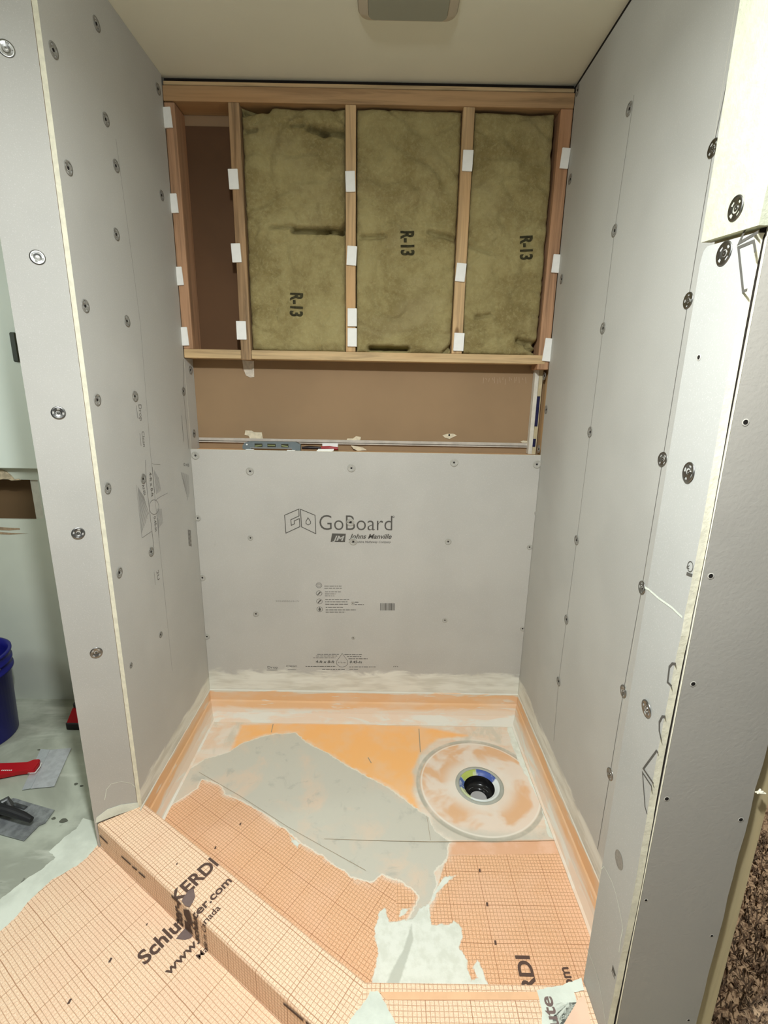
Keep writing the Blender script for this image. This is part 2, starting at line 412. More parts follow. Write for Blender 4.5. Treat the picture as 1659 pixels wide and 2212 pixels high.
# ------------------------------------------------------------------ washers and screws
def washer_mesh():
    bm = bmesh.new(); n = 40; R = .0165
    def ringseg(r0, r1, z0, z1, a0, a1, k):
        for i in range(k):
            t0 = a0+(a1-a0)*i/k; t1 = a0+(a1-a0)*(i+1)/k
            bm.faces.new([bm.verts.new(q) for q in ((r0*math.cos(t0), r0*math.sin(t0), z0), (r1*math.cos(t0), r1*math.sin(t0), z1), (r1*math.cos(t1), r1*math.sin(t1), z1), (r0*math.cos(t1), r0*math.sin(t1), z0))])
    T = 2*math.pi
    ringseg(R-.0005, R, .0016, .0003, 0, T, n); ringseg(.0128, R-.0005, .0013, .0016, 0, T, n)
    ringseg(.0035, .0086, -.0006, .0008, 0, T, n)
    for q in range(4):
        a = q*T/4+.5; ringseg(.0086, .0128, .0008, .0013, a, a+T/4-.62, 6)
    bmesh.ops.remove_doubles(bm, verts=bm.verts, dist=1e-5)
    bmesh.ops.recalc_face_normals(bm, faces=bm.faces)
    me = bpy.data.meshes.new('washer'); bm.to_mesh(me); bm.free()
    for p in me.polygons: p.use_smooth = True
    return me
def screw_mesh():
    bm = bmesh.new(); lathe(bm, [(0, -.0002), (.0012, -.0002), (.0016, .0009), (.0038, .0007), (.0042, -.0004)], n=16)
    me = bpy.data.meshes.new('screw'); bm.to_mesh(me); bm.free(); return me
WM = washer_mesh(); WM.materials.append(M_wash); WM2 = WM.copy(); WM2.materials.clear(); WM2.materials.append(M_scr)
WM3 = WM.copy(); WM3.materials.clear(); WM3.materials.append(M_scrb)
SM = screw_mesh(); SM.materials.append(M_screw); SM2 = SM.copy(); SM2.materials.clear(); SM2.materials.append(M_hole)
def washers(parent, spots, ax, val, nrm, dusty=False, scale=1):
    q = Vector(nrm).to_track_quat('Z', 'Y')
    for i, s in enumerate(spots):
        p = at(s[0], s[1], ax, val) + Vector(nrm)*.0002
        o = bpy.data.objects.new('washer', (WM, WM2, WM3)[int(dusty)]); COL.objects.link(o); o.parent = parent
        o.location = p - parent.location
        rot = q.to_matrix().to_4x4() @ Matrix.Rotation(random.uniform(0, 6), 4, 'Z') @ Matrix.Rotation(random.uniform(-.09, .09), 4, 'X')
        sc = scale*(s[2] if len(s) > 2 else 1)
        o.rotation_euler = rot.to_euler(); o.scale = (sc, sc, sc)
        c = bpy.data.objects.new('screw', SM2 if dusty else SM); COL.objects.link(c); c.parent = o
def sheet(name, label, parts, mats):
    """a board: face material 0, cut edges material 1; parts = list of (a, b, face axis)"""
    bm = bmesh.new()
    for a, b, ax in parts:
        for f in box(bm, a, b):
            f.normal_update(); f.material_index = 0 if abs(f.normal[ax]) > .9 else 1
    return tag(bobj(name, bm, mats), label, 'backer board')
# left alcove board
bL = sheet('backer_board', 'tall grey backer board lining the left wall of the alcove, small print halfway up',
           [((XL-BT, YL-.001, ZC+.0015), (XL, -.0005, H-.001), 0)], [M_board_l, M_core])
washers(bL, [(115, 108), (147, 363), (228, 258), (250, 358), (251, 506), (349, 422), (341, 192), (208, 51), (184, 661), (274, 693),
             (210, 864), (291, 856), (232, 1055), (309, 1034), (326, 1192), (258, 1237), (396, 845), (347, 1371, .7), (283, 1437, .55)], 0, XL, (1, 0, 0), True)
bL2 = sheet('backer_board', 'narrow grey backer board strip inside the recess at left, beside the brown panel',
            [((XL-BT, .0005, ZB-.2), (XL, REC-.001, 1.559), 0)], [M_board_l, M_core])
washers(bL2, [(411, 799), (419, 936)], 0, XL, (1, 0, 0), True)
# board on front end of left partition
bm = bmesh.new()
for zlo, p_, q_ in ((ZC+.0015, EA, EB), (ZF+.001, EB+ED*.006, EB)):
    for f in slab(bm, [p_, q_, q_-EN*(BT-.001), p_-EN*(BT-.001)], (0, 0, 1)):
        f.normal_update(); f.material_index = 0 if abs(f.normal.dot(EN)) > .9 else 1
    bm.verts.ensure_lookup_table()
    for v in bm.verts[-8:]: v.co.z = H-.001 if v.co.z > .5 and zlo > .1 else (ZC+.0014 if v.co.z > .5 else zlo)
bE = bobj('backer_board', bm, [M_board_e, M_core]); tag(bE, 'narrow grey board on the front end of the left partition, with shiny washers', 'backer board')
for (u, v) in [(13, 105), (81, 556), (126, 892), (169, 1152), (208, 1410)]:
    o = bpy.data.objects.new('washer', WM); COL.objects.link(o); o.parent = bE; o.location = atE(u, v, .0002)
    o.rotation_euler = (EN.to_track_quat('Z', 'Y').to_matrix().to_4x4() @ Matrix.Rotation(random.uniform(0, 6), 4, 'Z') @ Matrix.Rotation(random.uniform(-.09, .09), 4, 'X')).to_euler()
    c = bpy.data.objects.new('screw', SM); COL.objects.link(c); c.parent = o
# right alcove board: two sheets meeting at the screwed seam
ys = at(1432, 992, 0, XR).y
bR = sheet('backer_board', 'wide grey backer board on the right wall, nearest the back corner',
           [((XR, ys+.0002, ZC-.005), (XR+.0035, -.0005, H-.016), 0), ((XR+.0035, ys+.001, ZC-.005), (XR+BT, -.0005, H-.052), 0)], [M_board_r, M_core])
washers(bR, [(1360, 235), (1248, 195), (1232, 387), (1328, 498), (1213, 603), (1303, 709), (1180, 885), (1176, 812), (1275, 933), (1164, 970),
             (1246, 1167), (1224, 1338), (1207, 1472), (1184, 760)], 0, XR, (-1, 0, 0), True)
bR2 = sheet('backer_board', 'grey backer board strip on the right wall in front of the screwed seam',
            [((XR, YJ0+.002, .02), (XR+.0035, ys-.0002, H-.012), 0)], [M_board_r, M_core])
washers(bR2, [(1541, 320), (1487, 649), (1432, 992), (1387, 1269), (1347, 1493), (1318, 1672)], 0, XR, (-1, 0, 0), False)
# tape seams / pencil marks
def seam(name, label, pts, ax, val, nrm, wd, mat, parent):
    bm = bmesh.new(); ribbon(bm, [at(u, v, ax, val)+Vector(nrm)*.0003 for u, v in pts], wd, nrm)
    o = bobj(name, bm, mat, parent); return o
seam('pencil_line', '', [(1370, 205), (1328, 498), (1303, 709), (1275, 933), (1246, 1167), (1224, 1338), (1207, 1472), (1196, 1600)], 0, XR, (-1, 0, 0), .0022, M_pencil, bR)
seam('joint_line', '', [(1570, 180), (1541, 320), (1487, 649), (1432, 992), (1387, 1269), (1347, 1493), (1318, 1672), (1291, 1835)], 0, XR, (-1, 0, 0), .0024, M_seam, bR2)
seam('pencil_line', '', [(250, 300), (285, 560), (303, 700), (325, 980), (350, 1230), (372, 1450)], 0, XL, (1, 0, 0), .0016, M_pencil, bL)
seam('pencil_line', '', [(396, 775), (396, 845), (408, 970)], 0, XL, (1, 0, 0), .004, M_pencil, bL)
# lower back board with the printing
bB = sheet('backer_board', 'large grey backer board across the back wall, logo and lettering in its middle',
           [((XL+.001, YB, .125), (XR-.001, -.0005, ZB), 1)], [M_board_b, M_core])
washers(bB, [(422, 984), (540, 1018), (759, 1011), (981, 999), (1160, 1003), (427, 1119, .8), (757, 1128), (763, 1170), (541, 1162, .7), (968, 1170, .85),
             (1161, 1108, .8), (437, 1248, .9), (1144, 1182, .7), (553, 1326, .8), (961, 1340, .7), (763, 1378, .5), (447, 1375, .8), (1129, 1358, .7), (762, 1303, .5)], 1, YB, (0, -1, 0), 2)
def L(u, v): return at(580+u/5.184, 1060+v/5.184, 1, YB-.0005)
NB = (0, -1, 0)
bm = bmesh.new(); W = .0032
ribbon(bm, [L(*p) for p in [(340, 205), (180, 275), (195, 475), (352, 402), (345, 312), (288, 338), (290, 372), (255, 388), (250, 325), (342, 283)]], W, NB, True)
ribbon(bm, [L(*p) for p in [(357, 207), (520, 275), (530, 482), (370, 405)]], W, NB, True)
ribbon(bm, [L(*p) for p in [(442, 303), (420, 345), (420, 368), (445, 384), (470, 368), (470, 345)]], W*.9, NB, True)
add_text(bm, 'GoBoard', L(572, 438), L(1385, 446), .067, NB, -.008, 0, 1.0)
ribbon(bm, circ(L(1400, 292), (1, 0, 0), (0, 0, 1), .0042), .0012, NB, True)
add_text(bm, 'R', L(1391, 302), L(1409, 302), .0045, NB)
add_text(bm, 'Johns Manville', L(900, 535), L(1380, 537), .0205, NB, .022, .35)
add_text(bm, 'A Berkshire Hathaway Company', L(897, 583), L(1372, 586), .0095, NB, .008, .3)
a, b_, c_, d_ = L(712, 478), L(866, 482), L(856, 576), L(695, 573)
slab(bm, [a, b_, c_, d_], (0, -.0001, 0))
bobj('brand_print', bm, M_print, bB)
bm = bmesh.new(); add_text(bm, 'JM', L(716, 556)+Vector((0, -.0006, 0)), L(850, 560)+Vector((0, -.0006, 0)), .0215, NB, .02, .3)
bobj('brand_initials', bm, M_board_e, bB)
bm = bmesh.new()
for i, (cx, cy) in enumerate([(565, 1060), (566, 1150), (570, 1240), (573, 1328)]):
    ribbon(bm, circ(L(cx, cy), (1, 0, 0), (0, 0, 1), .0122, .0118), .0016, NB, True)
    if i == 3: slab(bm, [L(cx+p, cy+q) for p, q in [(0, -24), (-14, -4), (-12, 12), (0, 18), (12, 12), (14, -4)]], (0, -.0001, 0))
    elif i == 0: ribbon(bm, circ(L(cx, cy), (1, 0, 0), (0, 0, 1), .0075), .0013, NB, True); ribbon(bm, [L(cx, cy-14), L(cx, cy+4)], .0018, NB)
    else: slab(bm, [L(cx+p, cy+q) for p, q in [(-20, 14), (10, -20), (20, -10), (-12, 20)]], (0, -.0001, 0))
    bobj('icon_print', bm, M_print, bB); bm = bmesh.new()
rl = random.Random(2)
def tinyline(x0, x1, y):
    x = x0
    while x < x1:
        l = rl.uniform(14, 52); e = min(x+l, x1); ribbon(bm, [L(x, y), L(e, y+.005*(e-x))], .0026, NB)
        x = e+7
for x0, x1, y in [(625, 818, 1068), (625, 820, 1092), (632, 810, 1132), (632, 755, 1156), (632, 738, 1179), (635, 905, 1219), (635, 890, 1245), (635, 895, 1271),
                  (965, 1008, 1249), (965, 1070, 1275), (640, 835, 1307), (640, 980, 1335), (640, 860, 1359), (545, 795, 1833), (530, 770, 1851), (500, 752, 1872), (850, 1052, 1837),
                  (880, 1040, 1859), (895, 1110, 1882), (415, 755, 1967), (905, 1200, 1973), (600, 855, 2002), (905, 1010, 2000)]:
    tinyline(x0, x1, y)
bobj('text_print', bm, M_print, bB); bm = bmesh.new()
add_text(bm, '2024093010171', L(80, 1244), L(342, 1246), .0065, NB, -.004)
bobj('serial_number', bm, M_printl, bB); bm = bmesh.new()
x = 1250; rb = random.Random(5)
while x < 1416:
    wd = rb.choice([3, 3, 5, 8]); slab(bm, [L(x, 1260), L(x+wd, 1260), L(x+wd, 1340), L(x, 1340)], (0, -.0001, 0)); x += wd+rb.choice([3, 4, 6])
bobj('barcode', bm, M_print, bB); bm = bmesh.new()
add_text(bm, '4-ft x 8-ft', L(527, 1928), L(740, 1930), .0125, NB, .02, .2)
add_text(bm, '0.45-in', L(910, 1930), L(1045, 1932), .0125, NB, .02, .2)
add_text(bm, '1/2-in', L(785, 1930), L(866, 1930), .006, NB, .0)
ribbon(bm, [L(*p) for p in [(825, 1822), (795, 1865), (765, 1905), (765, 1945), (795, 1970), (830, 1975), (865, 1965), (888, 1940), (886, 1905), (856, 1865)]], .0014, NB, True)
bobj('size_print', bm, M_print, bB); bm = bmesh.new()
add_text(bm, 'Drop', L(-10, 1990), L(105, 1990), .012, NB, .0); ribbon(bm, [L(-20, 2008), L(100, 2008)], .0016, NB)
bobj('small_print', bm, M_print, bB); bm = bmesh.new()
add_text(bm, 'Clean', L(200, 1975), L(318, 1972), .010, NB, .0); ribbon(bm, [L(215, 2005), L(310, 2005)], .0014, NB)
bobj('small_print', bm, M_print, bB); bm = bmesh.new()
add_text(bm, 'm', L(1400, 1975), L(1450, 1975), .008, NB, .0)
bobj('small_print', bm, M_print, bB)
# left wall print, reading downwards
NLw = (1, 0, 0)
def LW(u, v): return at(230+u/4.424, 780+v/4.424, 0, XL+.0006)
bm = bmesh.new()
def ltext(body, p, q, h, bold=.01): add_text(bm, body, LW(*p), LW(*q), h, NLw, bold)
ltext('4-ft x 8-ft', (408, 1065), (430, 1300), .016, .02); ltext('0.45-in', (452, 1488), (468, 1630), .014, .02)
ltext('ANSI', (340, 1185), (358, 1285), .014, .01)
ribbon(bm, [LW(*p) for p in [(372, 945), (385, 1200), (420, 1500), (455, 1790)]], .0022, NLw)
ribbon(bm, [LW(*p) for p in [(438, 1010), (460, 1260)]], .0022, NLw); ribbon(bm, [LW(*p) for p in [(490, 1500), (502, 1690)]], .0022, NLw)
ribbon(bm, [LW(455+46*math.cos(t), 1395+70*math.sin(t)) for t in [k*.3 for k in range(21)]], .0016, NLw, True)
ribbon(bm, [LW(*p) for p in [(285, 1185), (340, 1690), (435, 1625)]], .0012, NLw)
for k in range(7):
    x = 455+k*7; ribbon(bm, [LW(x, 1040+k*12), LW(x+22, 1270-k*5)], .0012, NLw); ribbon(bm, [LW(x+28, 1410), LW(x+40, 1600-k*8)], .0012, NLw)
for k in range(9):
    ribbon(bm, [LW(300+k*7, 1200+k*12), LW(340+k*8, 1640-k*22)], .0016, NLw)
bobj('size_print', bm, M_printl, bL); bm = bmesh.new()
ltext('Drop', (305, 415), (320, 570), .02, -.004); ribbon(bm, [LW(285, 425), LW(300, 545)], .002, NLw)
bobj('small_print', bm, M_printl, bL); bm = bmesh.new()
ltext('Clean', (335, 675), (352, 820), .018, -.004); ribbon(bm, [LW(318, 690), LW(332, 810)], .002, NLw)
bobj('small_print', bm, M_printl, bL); bm = bmesh.new()
ltext('2U', (478, 2010), (490, 2100), .016, .01); ribbon(bm, [LW(455, 2015), LW(468, 2140)], .0014, NLw)
bobj('small_print', bm, M_printl, bL); bm = bmesh.new()
for k in range(8):
    ribbon(bm, [LW(712+k*10, 1060+k*4), LW(742+k*7, 1330-abs(k-5)*30)], .0015, NLw)
bobj('text_print', bm, M_printl, bL); bm = bmesh.new()
x = 1615
while x < 1760: ribbon(bm, [LW(778+(x-1615)*.06, x), LW(806+(x-1615)*.06, x+9)], .0035, NLw); x += 13
bobj('barcode', bm, M_printl, bL); bm = bmesh.new()
ltext('0.45', (738, 1000), (790, 1010), .012, 0); ribbon(bm, [LW(718, 520), LW(738, 770)], .0028, NLw)
ribbon(bm, [LW(435, 975), LW(450, 985), LW(515, 990)], .001, NLw); ribbon(bm, [LW(470, 1330), LW(500, 1305), LW(585, 1260)], .001, NLw)
bobj('small_print', bm, M_printl, bL)

# ------------------------------------------------------------------ return wall at right
zc1 = at(1527, 518, 0, XJ-.004)
zc2 = at(1640, 486, 0, XJ-.004)
def jagged(y, z0, z1, step, amp, seed):
    r = random.Random(seed); out = []; z = z0
    while z < z1: out.append((y + r.uniform(-amp, amp) + .0025*math.sin(z*9), z)); z += step*r.uniform(.6, 1.4)
    out.append((y, z1)); return out
bm = bmesh.new()
# lower board of the strip
edge = jagged(YJ1, ZC-.005, zc2.z-.006, .05, .0009, 3)
poly = [(XJ, YJ0, ZC-.005)] + [(XJ, y, z) for y, z in edge] + [(XJ, YJ0-.012, zc1.z-.008), (XJ, YJ0-.004, zc1.z-.013), (XJ, YJ0, zc1.z-.03)]
for f in slab(bm, poly, (BT, 0, 0), 1):
    f.normal_update()
    if f.calc_center_median().x < XJ+1e-4: f.material_index = 0
bJ = bobj('backer_board', bm, [M_board_j, M_core]); tag(bJ, 'bright narrow board on the end of the right return wall, cut-off logo outlines', 'backer board')
washers(bJ, [(1565, 547), (1488, 1020), (1397, 1531)], 0, XJ, (-1, 0, 0))
bm = bmesh.new(); c = at(1337, 1857, 0, XJ-.0004)
slab(bm, circ(c, (0, 1, 0), (0, 0, 1), .0165, .018), (-.0002, 0, 0)); bobj('covered_washer', bm, M_scr, bJ)['label'] = 'grey washer skimmed over with thinset'
bm = bmesh.new()
edge = jagged(YJ1-.012, zc2.z, H-.001, .03, .0016, 6)
poly = [(XJ-.004, YJ0, zc1.z)] + [(XJ-.004, edge[0][0], zc2.z)] + [(XJ-.004, y, z) for y, z in edge[1:]] + [(XJ-.004, YJ0, H-.001)]
slab(bm, poly, (BT+.004, 0, 0))
bJ2 = bobj('backer_board', bm, M_peel); tag(bJ2, 'cream board with bare rough face at the top right corner, above the bright strip', 'backer board')
washers(bJ2, [(1590, 450)], 0, XJ-.004, (-1, 0, 0))
# cut off logo outlines printed on the strip
NJ = (-1, 0, 0)
def J7(u, v): return at(1250+u/3.687, 1160+v/3.687, 0, XJ-.0005)
def J6(u, v): return at(1500+u/3.16, v/3.16, 0, XJ-.0005)
bm = bmesh.new(); w3 = .0042
ribbon(bm, [J6(350, 1560), J6(305, 1658), J6(437, 1582)], w3, NJ)
ribbon(bm, [J6(415, 1720), J6(405, 1645), J6(300, 1690), J6(332, 1990), J6(362, 1978)], w3, NJ)
ribbon(bm, circ(J7(888, 235), (0, 1, 0), (0, 0, 1), .0068, .0082), .0014, NJ, True); add_text(bm, 'R', J7(880, 255), J7(882, 222), .007, NJ, .0)
slab(bm, [J7(862, 278), J7(906, 295), J7(900, 318), J7(857, 302)], (-.0001, 0, 0))
ribbon(bm, [J7(*p) for p in [(775, 1012), (745, 1008), (722, 1035), (708, 1155), (742, 1190)]], w3, NJ)
ribbon(bm, [J7(*p) for p in [(692, 1432), (665, 1430), (642, 1475), (642, 1545), (658, 1615)]], w3, NJ)
ribbon(bm, [J7(*p) for p in [(634, 1722), (620, 1702), (515, 1845), (596, 1965)]], w3*.9, NJ)
ribbon(bm, [J7(*p) for p in [(582, 2020), (580, 1985), (508, 1875), (528, 2150), (545, 2205)]], w3*.75, NJ)
p9 = lambda u, v: at(1200+u/3.614, 1700+v/3.614, 0, XJ-.0005)
ribbon(bm, [p9(448, 1392), p9(440, 1440), p9(462, 1500)], .002, NJ); slab(bm, [p9(448, 1392), p9(470, 1470), p9(462, 1480), p9(442, 1420)], (-.0001, 0, 0))
bobj('cut_logo_print', bm, M_print, bJ)
# drill hole and thinset ridges
def hole(parent, u, v, ax, val, nrm, r=.0055):
    c = at(u, v, ax, val) + Vector(nrm)*.0006; n = Vector(nrm); a = n.cross(Vector((0, 0, 1))).normalized(); b2 = Vector((0, 0, 1))
    bm = bmesh.new(); A = circ(c, a, b2, r, n=18); B = circ(c-n*.0012, a, b2, r*.72, n=18); Cc = circ(c-n*.0001, a, b2, r*.66, n=18)
    va = [bm.verts.new(p) for p in A]; vb = [bm.verts.new(p+n*.0014) for p in B]
    for k in range(18): bm.faces.new((va[k], va[(k+1) % 18], vb[(k+1) % 18], vb[k]))
    f = bm.faces.new([bm.verts.new(p) for p in Cc]); f.material_index = 1
    return bobj('screw_hole', bm, [M_screwhole, M_hole], parent)
hole(bJ, 1510, 772, 0, XJ, NJ, .005)
bm = bmesh.new()
for pts, wd in [([(525, 400), (560, 420), (640, 490), (740, 560), (825, 640)], .004)]:
    ribbon(bm, [J7(*p) for p in pts], wd, NJ)
for pts in [[(345, 700), (350, 650), (378, 620), (400, 660), (440, 740), (470, 830), (495, 940), (515, 1040), (525, 1110), (510, 1180), (495, 1290)], [(240, 1250), (270, 1320), (315, 1440), (340, 1540), (370, 1700), (390, 1851)]]:
    ribbon(bm, [p9(*p) for p in pts], .0016, NJ)
bobj('thinset_ridge', bm, M_thin, bJ)['label'] = 'thin pale ridge of thinset'
# grey drywall on the face of the return wall
XG0, XG1 = XJ+BT+.0018, .705
bm = bmesh.new()
r9 = random.Random(11); prof = []
z = ZF+.002
while z < H-.002: prof.append((XG1 + r9.uniform(-.0015, .0015) + .004*(z-1), z)); z += .05
poly = [(XG0+.001, YJ1-.005, ZF+.002)] + [(x, YJ1-.005, z) for x, z in prof] + [(XG1, YJ1-.005, H-.002), (XG0-.0005, YJ1-.005, H-.002)]
slab(bm, poly, (0, .0125, 0)); bG = bobj('drywall_sheet', bm, M_gyp)
tag(bG, 'dark grey drywall sheet with empty screw holes facing the camera at far right', 'drywall sheet')
for u, v in [(1610, 912), (1535, 1244), (1497, 1477), (1440, 1725), (1600, 1770), (1395, 1944), (1537, 2021), (1487, 2203)]:
    hole(bG, u, v, 1, YJ1-.005, (0, -1, 0), .0052 if v < 1800 else .0038)
bm = bmesh.new(); tube(bm, [Vector((XG0-.001, YJ1-.0045, ZF+.002)), Vector((XG0-.001, YJ1-.0045, H-.002))], .0009, 6)
bobj('cut_edge', bm, M_core, bG)['label'] = 'thin pale cut edge'
# tuft of paper on the drywall edge
bm = bmesh.new(); c = at(1640, 1712, 1, YJ1-.006)
for k in range(9):
    a = random.uniform(-.5, 3.4); L_ = random.uniform(.006, .016); q = c + Vector((math.cos(a)*L_*.7-.001, random.uniform(-.004, .004), math.sin(a)*L_*.4))
    tube(bm, [c, q], [.003, .0012], 6)
o = bobj('paper_tuft', bm, M_core); tag(o, 'frayed white tuft of paper on right edge of the dark drywall', 'paper tuft')

# ------------------------------------------------------------------ framing of the back wall
def stud(label, x0, x1, z0, z1, mat, y0=0.0, tilt=0, name='wall_stud', y1=REC-.001):
    bm = bmesh.new(); box(bm, (x0, y0, z0), (x1, y1, z1), .0025, seg=2)
    if tilt:
        for v in bm.verts: v.co.x += tilt*(v.co.z-(z0+z1)/2)
    return tag(bobj(name, bm, mat), label, 'stud' if name == 'wall_stud' else 'timber')
zt1 = at(780, 192, 1, 0).z; zt2 = at(780, 226, 1, 0).z; zs0, zs1 = 1.5600, 1.5925
stud('upper thin timber plate right under the ceiling at the back wall', XL+.001, XR-.001, zt1+.005, H-.014, M_wx, .007, name='top_plate')
stud('lower reddish timber plate with knots, carrying the tops of the studs', XL+.001, XR-.001, zt2, zt1, M_wx2, -.002, name='top_plate')
bm = bmesh.new(); box(bm, (XL+.001, .02, H-.013), (XR-.001, REC-.001, H-.0005)); bobj('top_gap_shade_box', bm, M_gapshade); tag(bpy.data.objects['top_gap_shade_box'], 'dark box painted as the shade between the top timber and the ceiling', 'gap')  # solid dark box, its colour stands in for shade above the plate
sx = lambda u, v: at(u, v, 1, 0).x
S2a, S2b = sx(493, 240), sx(517, 240)
stud('leftmost stud of the back wall, tight against the left board', XL+.001, sx(378, 240), zs1, zt2-.003, M_wz2)
stud('stained second stud from the left, running down over the sill', S2a, S2b, zs0-.004, zt2, M_wz3, -.001)
stud('middle stud of the back wall between two insulation batts', sx(746, 240), sx(769, 240), zs1, zt2, M_wz)
stud('fourth stud from the left, between middle and right batts', sx(1001, 240), sx(1026, 240), zs1, zt2, M_wz)
stud('rightmost reddish stud of the back wall, tight against the right board', sx(1212, 240), XR-.001, zs0-.02, zt2, M_wz2, .001)
stud('short left length of the horizontal sill timber', XL+.001, S2a-.001, zs0, zs1, M_wx, .0, name='sill_timber')
stud('long right length of the horizontal sill timber with a knot', S2b+.001, sx(1178, 780), zs0, zs1, M_wx, .0, name='sill_timber')
# white shims
def shim(label, u, v, wpx, hpx, tilt, y=-.001, th=.006, group='white shims on the studs'):
    c = at(u, v, 1, y); a = at(u-wpx/2, v, 1, y); b2 = at(u+wpx/2, v, 1, y); hh = (at(u, v-hpx/2, 1, y).z-at(u, v+hpx/2, 1, y).z)/2; ww = (b2.x-a.x)/2
    bm = bmesh.new(); box(bm, (-ww, -th, -hh), (ww, 0, hh), .0012); o = bobj('white_shim', bm, M_white)
    o.location = c; o.rotation_euler = (0, tilt, 0)
    return tag(o, label, 'shim', group)
for lab, u, v, wv, hv, t in [
    ('topmost of four white shims on the leftmost stud', 362, 255, 19, 45, -.06), ('second white shim from the top on the leftmost stud', 375, 440, 19, 42, -.05),
    ('third white shim from the top on the leftmost stud', 387, 597, 17, 40, -.06), ('lowest white shim on the leftmost stud, just above the sill', 398, 727, 18, 40, -.05),
    ('topmost white shim on the stained second stud', 505, 388, 21, 44, -.03), ('middle white shim on the stained second stud', 511, 547, 20, 41, -.04),
    ('lowest white shim on the stained second stud', 522, 714, 21, 40, -.0), ('topmost of four white shims on the middle stud', 757, 393, 21, 45, -.04),
    ('second white shim from the top on the middle stud', 760, 553, 21, 42, .06), ('upper of two touching white shims low on the middle stud', 761, 686, 20, 39, 0),
    ('lowest white shim on the middle stud, touching the shim above', 761, 729, 20, 40, 0), ('topmost white shim on the fourth stud', 1010, 348, 22, 46, .02),
    ('middle white shim on the fourth stud', 995, 589, 21, 40, .07), ('lowest white shim on the fourth stud, above the sill', 991, 739, 22, 39, .02),
    ('topmost white shim on the rightmost stud', 1220, 343, 18, 45, .06), ('middle white shim on the rightmost stud', 1201, 570, 17, 40, .05),
    ('lowest white shim on the rightmost stud, level with the sill', 1183, 756, 18, 50, .08)]:
    shim(lab, u, v, wv, hv, t)

# ------------------------------------------------------------------ insulation batts
m, nt, b = nodes('mineral_wool'); co = objco(nt)
a1 = noise_(nt, co, 5, 5, .7, .2); a2 = noise_(nt, co, 90, 5, .7, .4); a3 = noise_(nt, objco(nt, (3, 3, 5)), 1.0, 3)
k = mix(nt, ramp(nt, a1, .38, .64), srgb(158, 146, 100), srgb(130, 116, 74))
k = mix(nt, math_(nt, 'MULTIPLY', ramp(nt, a2, .45, .75), .5), k, srgb(172, 162, 118))
k = mix(nt, math_(nt, 'MULTIPLY', ramp(nt, a3, .5, .7), .4), k, srgb(158, 146, 108))
nt.links.new(k, b.inputs['Base Color']); bump(nt, b, a2, .9, .004); b.inputs['Roughness'].default_value = 1
M_wool = m
def segd(p, a, b2):
    a = Vector(a); b2 = Vector(b2); d = b2-a; t = max(0, min(1, (p-a).dot(d)/max(d.length_squared, 1e-9))); return (p-a-d*t).length
def batt(label, x0, x1, z0, z1, creases, seed, texts):
    def h(x, z):
        e = min(x-x0, x1-x, (z-z0)*1.0, (z1-z)*1.0); y = .007 - .012*min(1, max(0, e/.03))**.5 + .012
        y -= .010*noise.noise(Vector((x*7, z*7, seed))) + .0055*noise.noise(Vector((x*22, z*26, seed+5)))
        y -= .0022*noise.noise(Vector((x*60, z*70, seed+9)))
        r = 1-abs(noise.noise(Vector((x*9, z*12, seed+20))))*6
        if r > 0: y += .007*r
        P = Vector((x, z))
        for a, b2, wd_, dp_ in creases:
            wd = wd_*1.25; dp = dp_*1.5; d = segd(P, a, b2)
            if d < wd*2.5: y += dp*math.exp(-(d/wd)**2)
        return max(y, -.004)
    bm = bmesh.new(); st = .0055; nx = int((x1-x0)/st); nz = int((z1-z0)/st)
    g = [[bm.verts.new((x0+(x1-x0)*i/nx, h(x0+(x1-x0)*i/nx, z0+(z1-z0)*j/nz), z0+(z1-z0)*j/nz)) for j in range(nz+1)] for i in range(nx+1)]
    for i in range(nx):
        for j in range(nz): bm.faces.new((g[i][j], g[i+1][j], g[i+1][j+1], g[i][j+1]))
    rim = [g[i][0] for i in range(nx+1)] + [g[nx][j] for j in range(1, nz+1)] + [g[i][nz] for i in range(nx-1, -1, -1)] + [g[0][j] for j in range(nz-1, 0, -1)]
    bk = [bm.verts.new((v.co.x, REC-.002, v.co.z)) for v in rim]
    for q in range(len(rim)): bm.faces.new((rim[q], rim[(q+1) % len(rim)], bk[(q+1) % len(rim)], bk[q]))
    bm.faces.new(bk)
    o = bobj('insulation_batt', bm, M_wool, smooth=True); tag(o, label, 'insulation', 'insulation batts between the studs')
    for body, p, q, hh in texts:
        tb = bmesh.new(); P = at(*p, 1, .01); Q = at(*q, 1, .01); add_text(tb, body, P, Q, hh, (0, -1, 0), .035)
        bmesh.ops.subdivide_edges(tb, edges=tb.edges, cuts=1); bmesh.ops.triangulate(tb, faces=tb.faces)
        for v in tb.verts: v.co.y = h(v.co.x, v.co.z)-.0022
        bobj('stencil_print', tb, plain('stencil_ink', (62, 58, 36), .9, vary=.5, scale=120), o)
def cz(u, v): p = at(u, v, 1, .01); return (p.x, p.z)
bt = zt2-.004
batt('left insulation batt with two dark creases and stencilled R-13 near its foot', S2b+.003, sx(746, 240)-.003, zs1+.001, bt-.004,
     [(cz(530, 282), cz(552, 280), .005, .02), (cz(630, 272), cz(655, 270), .004, .015), (cz(668, 275), cz(700, 285), .008, .03), (cz(700, 284), cz(745, 286), .009, .03),
      (cz(585, 492), cz(632, 488), .004, .016), (cz(633, 496), cz(705, 499), .006, .05), (cz(708, 497), cz(738, 500), .006, .05), (cz(738, 500), cz(748, 484), .005, .03),
      (cz(528, 240), cz(575, 231), .008, .04)], 3, [('R-13', (628, 632), (628, 683), .046)])
